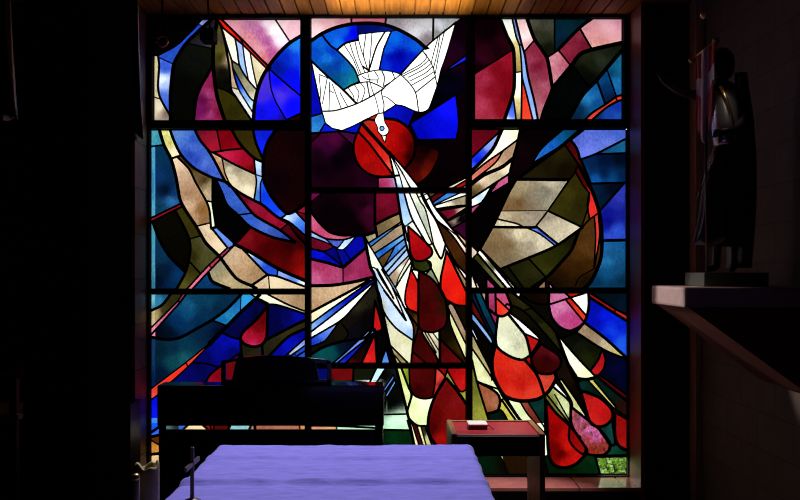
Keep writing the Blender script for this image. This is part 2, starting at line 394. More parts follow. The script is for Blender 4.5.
panel('A3', 'stained glass panel of deep teal and navy with a red teardrop, behind the piano', 148, 290, (151, 294, 306, 475), """
3.4 10,106 70,75 115,18
2.4s 172,18 150,55 10,194
2.6s 193,18 162,60 10,230
2 146,54 166,62
3.6 10,234 90,248 160,238 240,195 320,150 395,95 470,18
2.6 318,150 398,181
1.4 465,22 462,105
4.2s 565,18 470,105 385,190 305,272
2s 305,270 190,362 20,490
2.2 307,274 202,382 100,474 45,527 10,552
2 188,362 200,382
3 370,213 420,236 466,248
2.4 242,364 290,368 338,381
3 282,474 310,425 370,375 462,314
3 462,314 440,380 428,480
3.6 598,80 540,150 480,205 463,240 480,268 530,284 575,268 595,220 598,80
3 462,245 468,345
3 600,72 650,76 795,122
3.4 595,247 720,182 795,145
3.4 580,345 610,325 700,235 795,190
3 570,270 575,345
2.4 685,330 795,233
2 712,330 795,270
2 742,332 795,298
2.4 510,18 548,42
3.6 545,42 602,74
2.6 592,18 700,73 795,110
2.4 128,660 130,730
3 205,670 150,722
3 270,672 307,705
2.4 310,672 322,722
2.4 330,672 326,722
3.4 412,672 392,722
3 518,672 494,722
3.4 532,670 540,722
1.8 757,670 762,722
3.4 10,716 50,688
3.4 10,735 50,726
2 10,745 30,760 48,770
3.6 10,822 50,818
0s 36,20 36,480
0s 10,640 800,640
0s 10,665 800,665
0s 10,725 800,725
0s 55,480 55,925
0s 283,470 250,645
""", """60,50,3a84ac 25,40,88c4d8 25,80,4890b0 80,35,205c80 120,60,34301a 80,110,40381c 25,140,c4b088 40,120,b09c70 25,165,d0bc98
170,40,983858 90,120,cc6488 30,195,ec90ac 60,150,d87898
300,60,104462 240,50,0e4060 200,110,12507c 280,110,0c3456 150,160,0a3462 100,215,041628 60,220,041020 400,50,0a3450 250,160,083054 210,75,1c5c84 350,100,0a2c48
370,150,1c70ac 410,130,2c88bc 500,50,38a0e0 440,60,1f70a8 450,110,2878c0 520,40,3098d8
60,300,082838 120,290,0c3048 200,270,0e3c54 180,350,1e5c68 130,360,134c58 60,420,041c38 300,190,0a2646 250,230,0a2c48 340,180,0a2040 25,330,1c3c68 25,450,0c2458 350,200,060e2c
250,322,e04838 120,430,e83c2c 160,400,e43c30 60,500,e44038 25,540,e85850
500,130,080e54 570,80,060a48 430,200,080c48 540,140,060830 390,270,0a12a4 430,250,0c14b0 340,320,0a108c 420,310,080c6c 300,340,070a60 300,380,0a0c60 220,420,0a0c68 150,465,0a1068 260,390,080850
340,440,880c20 320,460,a01428 430,350,701018 400,420,740c18
570,150,600a10@drop 550,190,780c14@drop 520,240,a81838@drop 530,272,c83068@drop 560,250,a0142c@drop
700,160,0a0e6c 650,180,070846 740,130,0c10a0 630,120,06084c 700,130,090b58
700,210,3a341e 640,270,2e2a18 520,320,2c2818 600,300,28241a 760,170,302c18 490,300,221f14
700,270,0c14b4 650,310,0a0e98 760,215,0a0c90 752,288,98acf0 724,310,88a0f0 778,264,8090e8 750,300,dcd4b0 725,318,c8c49c 775,322,3058c8 760,320,2850c4
535,28,d0ccbc 580,45,dcd8cc 620,55,dcd8c8 720,88,c8c0a8 680,40,c4a484 750,60,a88c6c 640,30,ccac8c 780,40,a4886a
108,695,184430 165,695,4070d0 240,695,f4dcb0 185,712,e8cca0 312,695,a01818 360,695,581010 450,695,90c8d0 515,700,b08070 650,695,b87860 600,690,a86858 780,695,d09060
30,600,1020f0 25,660,4890f4 40,570,0a14d8 28,705,2060f0 35,722,4878e8 30,735,603010 28,765,b87830 30,790,d09048 28,850,ecc898 30,890,c09068 400,652,0a1060 400,800,081008
""")  # left margin strip: the same edge highlight carried on as glass colour

panel('B1', 'stained glass panel of white dove over blue and red discs, top middle of window', 308, 20, (311, 18, 466, 188), """
2.6 215,-18 218,18
2.6 392,-18 385,25
2.8 627,-18 625,98
4.4 8,110 70,68 140,38 220,20 310,16 385,25 460,52 540,98 597,147
2.6 68,72 110,125 147,152
3 144,150 190,115 256,98
1.8 248,20 252,100
1.4 253,72 345,61 415,56 442,52
2.2 416,57 378,150 356,252
2.4 145,150 200,205 235,250 256,306
3 10,198 85,270 178,351 240,416
2.6 172,353 215,328 258,309
1 180,123 225,195 255,270
1 208,115 233,190 266,272
1 235,108 255,190 285,262
1 252,97 270,160 300,250
1 290,70 278,170 297,245
1 320,65 312,170 304,245
2.2 384,60 342,135 305,252
1.6 253,277 290,262 355,250 430,260 465,275 510,320 540,370 553,458
2.4 294,246 308,256
2 18,216 40,320 62,420 70,460
2 66,456 140,452 240,420 320,380 380,341
1 55,272 62,350 60,405
1 55,272 100,290
1 95,296 72,420
1 108,310 105,450
1 122,322 165,440
1 112,355 130,365
1 160,362 197,430
1 205,345 225,375 232,402
1 235,328 255,365 245,410
1 265,318 285,350 270,400
1.8 295,312 308,382
1.6 175,350 240,320 300,309 345,324 380,343
0.9 300,268 318,340 340,400 355,465
1.8s 70,458 87,515 120,541 170,553 230,528 272,506 350,468 377,464 440,424
1.8 440,424 475,430 535,456 570,461 595,452 610,430 647,325 665,250 690,180 737,20
2.4 740,12 625,103 560,165 462,272
1.2 460,275 375,345 370,380 380,420 377,466
1 375,380 400,390 440,424
1 336,261 351,287 347,314
1.6 370,256 382,287 377,334
1 422,262 430,295 377,334
1 270,282 300,298 350,300
1.2 576,158 610,205 629,250 644,320
1 651,85 632,152 617,209
1 659,77 647,160 629,235
1 685,47 655,167 637,265
1 576,160 595,182 565,220 471,272
1 606,201 557,239 475,280
1 617,216 580,246 501,287
1 625,231 587,265 510,305
1 632,257 587,287 520,325
1.6 638,282 546,356
1.4 350,468 333,500 347,535 350,557 375,580 400,565 403,542 385,512 377,466
1.2 366,576 385,612 391,576
1.2 359,542 362,534 370,531 378,534 381,542 378,550 370,553 362,550 359,542
2.4 790,176 708,236 698,252 790,204
2.4s 740,370 610,456 510,517 550,600 741,596
2.4 741,596 754,512 740,372
2.4 535,456 510,517
2.4 17,482 70,466
2 87,515 57,562
2.6 10,566 100,561 170,557 250,570
3 272,507 250,557 231,610 230,660 245,710 275,750 320,775 370,783 440,778
3 272,508 300,497 335,502
3.4 380,492 445,501 497,535 527,580 537,630 525,690 485,742
2.8s 258,565 305,615 428,778
4.2s 272,520 340,595 405,668
2 15,612 66,563
1.8 160,568 230,630
0 530,630 600,634 648,660 642,700 610,760 570,800 526,824
2.4 350,780 350,850
2.4 348,788 438,786
0 110,850 160,790 230,760 260,742
2.6 403,655 430,775 447,850
1.8 412,672 452,760 478,850
1.8 412,670 470,760 515,850
1.6 440,712 520,850
2.8 403,655 470,730 565,848
1.6 680,845 780,795
2 715,845 795,798
2 750,848 795,822
2 738,14 775,-14
2.4 510,517 499,541
""", """100,20,e8b4c0 50,60,f4ccd4 180,5,e4a0b0 300,0,e08098 350,10,d87890 500,30,b4acb4 450,20,a89ca8 590,100,8c8088 540,60,c8c4d0 600,20,c4c0c8 660,20,c8c8d4 640,70,98949c 690,10,a8a8b0
60,120,1468d8@disc 40,160,0c50c0@disc 100,190,1878d8@disc 150,230,0840a8@disc 120,160,0a40c0@disc 180,290,106898@disc 220,310,1c889c@disc 100,250,0c4898@disc 180,240,1068b8@disc 150,290,0c5088@disc 235,290,187898@disc
110,95,1060d8@disc 150,110,1878e8@disc 180,60,1468e0@disc 225,70,0008f0@disc 200,90,0820e8@disc 330,40,0a1878@disc 280,50,081470@disc 410,42,0c2890@disc
440,90,1070e8@disc 400,140,0c58d8@disc 540,130,1060d8@disc 480,100,0c50d0@disc 460,180,0408a0@disc 420,190,0410b0@disc 390,230,0a38d0@disc 520,190,0820c4@disc 440,240,0614c0@disc 380,210,0830c8@disc
20,350,0a10a8@disc 40,440,0810b0@disc 30,300,0814b8@disc 40,510,2c78c8@disc 30,540,3a8cd4@disc 60,490,2468b8@disc 120,555,0a24d8@disc 90,545,0c20d0@disc 220,545,0818c0@disc
450,470,0a14b8@disc 420,450,0c18c0@disc 490,480,0810a0@disc 620,530,0810d0@disc 700,440,1418f8@disc 680,560,0a10d8@disc 570,570,0408b0@disc 560,500,0610b0@disc
720,150,240420 700,200,28041c 760,80,140210 757,212,1c2cd8 718,237,2438d8 690,300,040410 660,380,040410 700,340,05051c 770,420,10020a 775,560,12020a 660,640,0c0206 600,620,0a0206 720,700,0c0208 700,800,090205
130,600,500c3c 60,600,440a34 100,640,380830 200,590,481040 50,680,1c0418 150,700,0a020c 200,650,100210 25,578,30041c 30,800,200418 60,750,12020e 270,780,28041c 200,800,1c0412 310,800,200418 300,830,2c0820
300,515,b83028@orb 320,535,c42820@orb 345,570,c02018@orb 370,610,b81c14@orb 290,560,b01410@orb 320,600,c01c18@orb 370,680,d02c24@orb 405,740,e45c4c@orb 280,640,a00808@orb 260,680,a40c0c@orb 300,730,981010@orb 350,765,a81010@orb 290,700,b01410@orb 420,600,b01010@orb 440,540,a80c0c@orb 400,520,b01414@orb 470,640,900808@orb 500,600,700406@orb 510,680,300204@orb 450,690,880808@orb 520,630,400204@orb 430,640,a80c08@orb
590,650,120304 560,690,200504 545,740,38080a 600,730,5c1408 580,770,701a0c 625,690,400c06 550,790,500f08
390,815,b43c6c 420,800,c4507c 370,835,a03060
435,800,98b8ec 452,830,90b4e8 460,810,f0f0f4 440,740,f0f0f0 480,800,e8e8e4 500,830,d8dcd0 475,760,f4f4f0 520,800,f4f0ec 540,825,ecece4
725,825,d0c0b0 755,823,9c1818 735,840,981818 785,838,78a8e8
200,150,ffffff@dove 220,140,ffffff@dove 243,140,ffffff@dove 265,120,ffffff@dove 280,110,ffffff@dove 305,120,ffffff@dove 330,110,ffffff@dove 340,190,ffffff@dove 395,75,ffffff@dove 290,220,ffffff@dove 300,190,ffffff@dove 256,200,ffffff@dove
45,290,ffffff@dove 80,330,ffffff@dove 85,430,ffffff@dove 120,400,ffffff@dove 140,420,ffffff@dove 160,400,ffffff@dove 200,400,ffffff@dove 130,330,ffffff@dove 75,280,ffffff@dove 35,290,ffffff@dove
210,375,ffffff@dove 240,370,ffffff@dove 260,350,ffffff@dove 285,380,ffffff@dove 295,340,ffffff@dove 330,350,ffffff@dove 310,330,ffffff@dove 190,355,ffffff@dove
150,500,ffffff@dove 250,470,ffffff@dove 300,430,ffffff@dove 340,430,ffffff@dove 360,440,ffffff@dove 350,400,ffffff@dove 410,340,ffffff@dove 480,380,ffffff@dove 440,330,ffffff@dove 400,410,ffffff@dove 400,430,ffffff@dove
280,290,ffffff@dove 320,285,ffffff@dove 345,285,ffffff@dove 365,300,ffffff@dove 400,290,ffffff@dove 440,275,ffffff@dove 330,315,ffffff@dove 360,320,ffffff@dove
528,216,ffffff@dove 560,200,ffffff@dove 540,240,ffffff@dove 600,180,ffffff@dove 560,260,ffffff@dove 570,270,ffffff@dove 600,290,ffffff@dove 610,270,ffffff@dove 600,300,ffffff@dove 620,140,ffffff@dove 642,130,ffffff@dove 650,140,ffffff@dove 665,150,ffffff@dove 690,120,ffffff@dove 640,250,ffffff@dove 650,260,ffffff@dove 580,400,ffffff@dove 600,340,ffffff@dove 530,330,ffffff@dove 510,270,ffffff@dove 575,290,ffffff@dove 630,230,ffffff@dove 636,200,ffffff@dove
360,500,ffffff@dove 370,565,ffffff@dove 390,530,ffffff@dove 378,590,ffffff@dove 370,542,80b0e8@dove
""")

panel('B2', 'stained glass panel of white rays and red teardrops below the dove', 308, 205, (311, 193, 466, 363), """
2 10,-12 75,-62
3.4 335,-65 335,80 342,135
3.4 338,97 400,65 465,36
3.4 445,-65 455,0 470,90 488,112
2.6 480,-65 500,10 525,78 600,204
2 505,-65 555,50 618,188
2 540,-65 560,-20 590,30 627,192
2 483,110 528,76
2.4 598,203 630,190
2.4 560,-65 590,0 640,80 688,196
2.4 570,-65 580,-40 640,70 720,150 795,258
3 595,-65 640,20 730,130 795,218
1.6 560,-42 592,-55
1.8 670,95 728,140
2.8 688,196 665,268 622,190
2.2 600,-30 655,-65
2.2 620,-10 700,-65
2 640,-5 770,-65
2 640,0 795,-50
2 640,18 740,4 795,0
2.4s 795,5 660,26 700,76 795,12
2 704,78 795,32
2.4 735,108 795,74
2.4 738,128 795,182
4 10,24 60,90 110,134 170,150 230,148 278,152 340,134
2.6 10,128 80,165 130,173 185,172 250,150
2 15,134 90,172 125,205
2 10,157 125,205 70,232 10,214
2 125,205 150,212 182,172
2 135,214 178,222 246,152
2.4 10,220 75,232 168,300
1.6 178,222 218,282
2 135,208 172,300
3.6s 10,268 100,290 175,313 282,220
1.8 175,312 175,392
4 10,404 120,401 220,386 320,362
4 278,150 290,200 312,310 330,345 345,420 360,470 405,690 440,795
2.2 285,160 325,230 380,322 440,420 478,505
2 312,310 340,320 372,380 430,470
1.8 345,318 425,460
1.8 368,320 470,490
2 325,340 425,490 440,500
2.4 300,192 470,82
2 312,210 430,118 475,92
2.4 338,238 480,145
2.2 348,272 485,168
1.6 285,160 300,192 350,272 385,342
2 380,306 410,255 435,205
2.2 385,305 495,195
2.4 383,346 500,215
2.2 400,358 508,248
2.4 440,410 475,350 518,282
1.6 440,405 458,350 508,262
3 470,85 485,170 505,250 520,290 515,320
3 500,105 560,160 615,215 618,250 580,277 540,279 515,250 505,180 500,105
2.4 485,115 500,180
3 522,285 530,315 575,335 612,318 612,288 590,276
2.4 595,340 614,318
2.4 608,300 655,395 652,418
2.4 515,320 490,420 485,480 500,516 530,536 550,532 552,400 515,320
2.4 522,322 556,330
3 555,330 620,370 680,450 697,550 682,610 625,636 570,626 552,590 552,400 555,330
3 693,230 665,360 665,430 690,470 740,500 795,505
3 693,230 740,325 795,440
2.4 700,240 795,385
2.6 688,196 740,290 795,350
3.4 10,538 230,420 305,376
2.6 10,596 150,495 318,378
2.6 10,638 150,530 320,392
2.6 10,668 160,580 230,510 325,400
2.4 10,710 80,682 112,645 160,580
2 230,510 290,440 320,410
3.4 10,750 80,710 180,680 280,665 325,620
2 160,580 200,640 180,680
2.4 120,795 200,725 320,612
2.4 320,612 332,635 200,745 140,795
2.4 295,675 200,780 180,795
3 335,475 325,615 345,632 370,610 335,475
3 335,640 300,720 265,795
3 335,640 345,795
2.6 390,715 362,795
2.6 390,715 412,795
2.6 345,410 380,535 440,615 527,678
2.6 470,490 525,600 527,678
2.2 380,425 490,577
2.2 427,425 490,575
3.2 352,460 405,690 440,795
2.8 527,670 515,795
2.4 415,705 505,795
2 418,735 470,795
2.6 485,520 553,610
2.6 497,520 550,540
2.6 553,610 530,690
2.2 700,500 725,500 795,640
2.2 700,500 708,530 795,705
2.4 705,520 715,605 795,790
2.8 570,640 640,755 652,795
1.6 585,638 642,740
1.6 600,640 655,730
1.6 625,640 655,680
3.4 658,630 660,795
3 670,680 785,795
2.4 525,735 595,795
""", """30,-45,701050 30,0,16040f 200,60,0a0208 100,40,0a0208 300,20,4c0c30 305,80,3c0824 280,0,1c0412 320,-20,300820 250,120,0c0206
390,-20,7c1430 370,40,680e26 430,10,70102c 360,75,580c20
400,85,84704f 360,115,786448 440,65,a08c68 320,165,a89c80 290,165,988c70 330,150,b0a488
465,-30,90b4e8 480,30,a8c8ec 490,80,b8d0f0 500,-30,f4f4f0 540,60,ececec 580,150,e4e4dc 525,-40,e0e0d4 555,10,b8bcae 580,80,a8b0a6 610,170,b4bcb0 560,-20,d0d0c4
575,-10,f0e8e4 610,60,ecdcd8 650,150,e8dcdc 665,220,e8dce0 640,130,ecdcd8 600,10,1a0e06
645,50,f4e8e4 600,-30,f8f0f0 690,95,f0dcd8 760,190,e8d4cc 712,134,e8dcd8 786,222,dcc4bc
675,125,40240c 690,170,3c220e 740,240,4c2c10 780,300,3c200c 656,95,2c180a 720,200,482810
615,-45,5c4a30 655,-45,581018 700,-42,4488d8 660,-15,3c78d0 740,-30,988a74 700,-5,d8ccc0 780,-20,a8987c 660,10,ece4dc 720,30,7c102c 690,50,701028 770,25,c8b0a0 720,70,c0a898 760,70,080408 700,90,060406 770,130,400c34 780,110,380828 770,180,ccb094 785,198,c4a48c
40,100,cc6088 30,70,d46c94 80,135,c4507c 150,155,cc6888 200,158,c06080 50,130,bc4870
60,162,8ca4e4 90,180,94ace8 150,185,5068c8 110,195,6880d4 30,150,a8c0f0 60,205,701030 30,190,641028 160,205,c0d8f4 210,175,b4ccf4 150,215,d0e0f4
220,220,0a10a4 255,190,0810a8 190,260,0a0e90 160,230,0c1490 240,240,0a1098 110,245,080a80 140,270,080870 40,250,0a14c4 100,270,0a10a8 60,240,0c18d0
90,340,b44474 40,370,c46490 60,300,a83868 140,360,b04c78 240,300,a03464 220,360,a83c6c 290,340,9c2c5c 200,330,8c2c54
60,450,ccac8c 40,490,bc9878 150,425,d4b494 30,420,c0a080 200,410,d0b090
60,535,ecdfc4 120,495,f0e8d0 220,440,e8dcc0 30,560,e8dcb8 250,425,ece4cc
200,480,1020c4 150,520,2c50d0 60,585,6c9cec 30,610,90b4f0 260,430,0a10b4 100,550,4878e0 310,390,1018b8
120,570,ecf0e4 60,620,f0f4ec 200,500,f4f0e8 30,640,f4f4ec 260,455,ecece0 290,430,e8e8dc
100,630,6c94ec 130,600,88a8f0 40,690,2c50cc 30,695,2038c0 80,650,5078e0
200,590,1a150e 250,500,302c20 280,470,28241a 230,620,120e16 300,560,0c0a0a 240,640,120e1c 100,680,16140c 300,600,0a0a0a 150,640,1c180f 280,640,0a0a0c
60,750,0c5458 110,730,0c5058 170,705,081c30 200,690,081428 240,680,06101c 30,775,0c3848
270,665,90a0ec 230,700,7c94e8 180,745,6484e0 310,630,a0b0f0 240,735,1828b8 200,765,1020b0 270,700,1420a8 165,790,2838c8
335,560,bc1c20 345,605,c81c20 335,500,a81418 320,720,c81c20 300,770,dc2c28 330,770,d02420 335,680,b81820
390,760,5888e4 385,785,6898e8 350,700,090708 370,640,060506 365,740,080608 230,760,180c0c 215,790,5c0c10
320,260,dce0d4 300,215,e0e0d4 340,300,d4d8cc 370,340,e8e8e0 400,400,f0f0ec 350,350,b0c8ec 370,440,b4c8ec 400,490,c4d4f0 430,440,f0ece8 410,420,e8e8e8 450,460,f0e8e8 345,380,a8c4e8
328,184,3878cc 380,149,5c98e0 430,113,78ace8 346,174,4080d0 
430,140,a48c78 380,178,988270 340,220,a08c74 460,125,ac9880
380,232,2464c4 420,200,4c90dc 460,170,80b4ec 350,258,3874cc
380,275,604828 400,245,6c5434 370,290,503c20
430,240,3c74c8 470,200,6098dc 400,285,3068c0 410,310,a0c0ec 450,270,98b8e8 490,220,90b0e8 395,335,b0c8f0
430,345,b09884 420,370,a48c78 480,280,b49c88 470,320,e0e0d4 460,360,d8d8cc 500,290,e0dcd0 475,420,e4e4d8 465,450,dcdcd0 500,340,e8e8e0 450,430,d8d8cc
490,160,dce0e8 498,210,d4dce4
530,160,b01418@dropa 550,210,a80e18@dropa 590,240,9c0c18@dropa 540,260,980c14@dropa
570,160,e0e0d8 600,190,dcdcd0 640,220,d4d4c0 640,290,d0d0b4 650,330,c8c8a8 610,265,d0d0b8
560,300,2c340f 590,310,343c14 540,300,242c0c 630,370,848c74 
520,400,c81c18@dropb 520,450,d42420@dropb 510,500,e02c20@dropb 540,510,d02018@dropb
545,350,e4e4dc 548,375,dcdcd0 
600,420,480c0c@dropc 640,500,500a0c@dropc 620,580,4c080a@dropc 580,500,400608@dropc 660,580,580c10@dropc
690,300,e42c20@dropd 710,380,e02018@dropd 740,450,e82818@dropd 770,480,d82010@dropd 690,430,d82018@dropd
760,350,a88864 780,400,a48460 730,290,a88c6c 790,330,3c220c
530,560,3c200c 540,600,48290f 515,550,30180a 545,570,704c28
440,560,c4d4f0 400,500,b4c8f0 480,620,bcd0f4 510,640,a8c4f0 450,490,f0e0e4 475,540,ecdcdc 510,590,d0d8e8
420,650,ccc8b0 390,560,b8b498 480,720,d4d0b8 500,680,ccc8a8 380,500,b0ac90 450,740,c4bc94 440,690,c8c4a8
450,745,6c6034 480,775,786c3c 430,765,bcb484 480,790,c0b888
560,700,400808 545,660,380608 600,730,480a0c 550,770,681014 530,760,600c10 620,770,500a0c
600,665,b8ac90 625,690,c4b8a0 640,665,d0c8b4 645,700,b0a48c 635,650,d4d0c0
740,580,a48c74 780,650,a08468 770,620,ac947c 715,520,a89080 740,640,dcd8a8 720,570,d4d4a4 770,710,e0dcb0 790,770,d8d8ac
680,660,1a1008 740,740,281808 700,600,140c08 770,760,302008 755,730,40300c 690,760,600c10 740,780,681014 670,720,500a0c 672,60,1a1008 645,10,ece4dc 672,520,30180a 668,470,2a1408
""")

panel('B3', 'stained glass panel of dark red teardrops below the lowest middle bar', 308, 380, (311, 368, 466, 475), """
2.4 110,-65 120,20
2.4 228,-65 225,20
2.6 345,-65 300,30
2.6 392,-65 332,30
1.8s 428,-28 380,42 384,60 430,-8 428,-28
1.8s 436,-4 390,72 394,92 438,16 436,-4
3.4 440,-65 495,155 532,330
3 465,-65 500,30 517,75 497,155
2.4 505,-65 510,30 530,75 570,93 618,86 633,30 640,-65
2.4 640,-65 686,-10 640,72 614,90
3.6 690,-12 640,70 610,150 600,220 610,280 640,325
3.6 690,-12 750,60 800,135
2.6 685,-15 700,-62
2.4 700,-40 760,56 800,40
3 520,75 497,155 505,190 545,226 600,230
2.4s 498,200 533,330
2 520,218 556,330
2 545,228 576,330
2 565,234 592,330
2 585,234 620,330
2.4 372,173 482,170
2.8 10,228 150,230 340,240 380,248 505,251
2 146,222 140,262
3 10,259 150,258 375,251
0s 10,0 380,0
0s 10,222 378,222
0s 10,262 378,262
0s 395,92 395,178
0s 10,323 800,323
""", """180,-30,701014 70,-30,0a1068 280,-20,1a1e10 250,10,202010 350,-40,c0e0e8 320,10,c8dce0 375,-20,0a0a08 408,15,5c84cc 414,44,7098d8 455,30,0a0c0a 400,120,060807 430,100,060807 460,80,0a100a
475,0,d8e090 480,60,e4ecb0 490,110,dce4a8 490,-30,88982c 500,0,789028 485,-50,a0a840
570,0,500a0c@dropa 560,50,3c0608@dropa 600,40,4c080a@dropa 540,-20,580c0e@dropa
650,0,d84840 660,-30,e05048 640,40,c83c34
690,80,701010@dropb 650,180,640808@dropb 740,110,80181a@dropb 700,180,7c1414@dropb 620,240,500606@dropb 670,290,a01410@dropb 760,160,801414@dropb 700,250,781010@dropb 780,220,701010@dropb
740,-20,b81418@dropc 770,20,c82020@dropc 720,-40,a01014@dropc 665,20,580c10 690,-50,900f14
785,85,a0a848 775,65,98a040
560,150,e4ecc4 560,200,dce4b4 530,130,e0e4b0 580,110,e8f0d0
515,250,e0dca0 525,290,e8e4b8 545,280,481414 535,250,3c1010 560,270,e8e4b4 570,310,e0dca0 578,270,181008 595,290,d8d4a0 600,320,c8c890
430,210,c4e4d0 470,200,cce8d0 460,240,b8dcc0 250,238,b4dcbc 360,243,a8d4b4 60,245,dc9c7c 120,243,e4ac84 430,285,083418 350,270,041c0c 480,290,0a2c14 100,300,041008 200,100,060607 200,400,061008
""")

panel('C1', 'stained glass casement panel of crimson and pink bands, top right of window', 468, 20, (474.6, 18, 622, 121), """
2.4 28,272 212,156
4.4 158,-12 195,80 225,140 231,200 232,290 225,370 178,510
2.4 220,-12 240,80 258,130 266,200 272,290 290,360 327,512
3 236,-12 268,120 285,180 300,280 330,400 352,512
2 250,121 275,128
2 230,263 270,258
2.6 268,258 269,300 268,400 266,512
2.4 225,372 242,512
4.4 293,-12 330,90 370,150 398,200 421,333
4 421,333 418,355 380,450 363,512
2.4 283,157 337,94
2.4 433,-10 433,150
2.4 398,187 455,148
4 445,155 555,42 625,-12
2.8 558,40 622,150
2.4 450,148 515,230
5 778,112 620,148 560,172 518,226 425,338
3 525,232 597,322
4.6 778,142 690,245 640,305 570,380 496,512
3 643,298 686,420
2 694,245 742,382
3 778,374 740,384 690,420 620,465 572,512
3 778,398 745,408 690,440 606,512
2 735,380 748,408
""", """100,60,100108 90,180,2c0514 150,150,200410 60,240,14020a 180,120,2c0614 80,190,380820
120,350,881428 80,300,a0304c 70,430,b03c58 150,250,80101f 200,200,941830 190,300,7c0c1c 100,470,a03048 160,440,8c1424 60,290,982844 200,380,780c1a
185,20,f0f0ec 210,70,e8e4d0 235,140,d8c888 245,210,b8a468 245,245,a08c50 190,40,f4f4f0
238,40,8090c8 250,95,90a0d0 270,160,98b4f0 285,240,90b0f4 305,330,88a8ec 320,400,90b0f0 338,480,a8c0f4
248,290,f4f0e8 245,350,ece4d4 252,430,d4c48c 252,490,a89460 290,450,e44830 280,360,d04028 295,490,e84c38
215,420,3058e4 218,470,5878ec 200,500,c0ccf4
270,30,e0c0c4 290,80,ecd0d4 300,120,d8a8b0 310,60,e8ccd0
320,140,8c3048 320,200,984058 345,230,781c34 350,160,8c2c44 380,280,903450 380,330,a85870 340,340,98505c 330,290,8c3c50 360,430,b06c7c 390,390,a04860 345,470,b87888 350,400,a86070
330,10,5c5c50 380,30,48483c 380,80,303424 400,140,141810 350,70,383828 410,20,505048
500,30,0c3040 460,80,0a2c44 560,15,0c2838 470,110,0a2030
540,110,802440 500,150,8c2c44 560,70,8c3448 580,130,741c30 520,190,7c2038
440,190,c88494 430,250,c07888 470,230,b86880 440,300,c88894 415,210,cc8c9c 490,220,b05c70
640,60,dc9ca4 720,30,e4acbc 750,80,d8a0a8 660,110,d09090 600,60,d898a4 760,20,dc98b0 640,130,d8a09c 690,15,e4b0c0
620,220,1c2016 660,200,2c3428 600,190,242818 700,160,1e2218 580,260,0c1008 600,290,0a0c08 740,130,181c14
480,320,050908 450,400,040706 540,300,040606 420,440,030504 560,340,04080c
738,225,145c80 750,230,1c6c94 740,320,2070a8 760,360,1c60a0 715,260,0c4870
680,280,0a4478 690,340,083464 710,390,062448 660,290,0c4c80 
620,370,1c68a8 590,400,2070a8 640,420,10508c 560,440,0a3050 540,480,0c2844 600,390,3484b8 630,330,165890
700,425,cc3c2c 760,388,d04030 640,465,d04438 620,485,d44840 680,438,c83828
700,480,1c48a4 750,430,1838a0 760,480,2450a8 650,495,102c60
""")

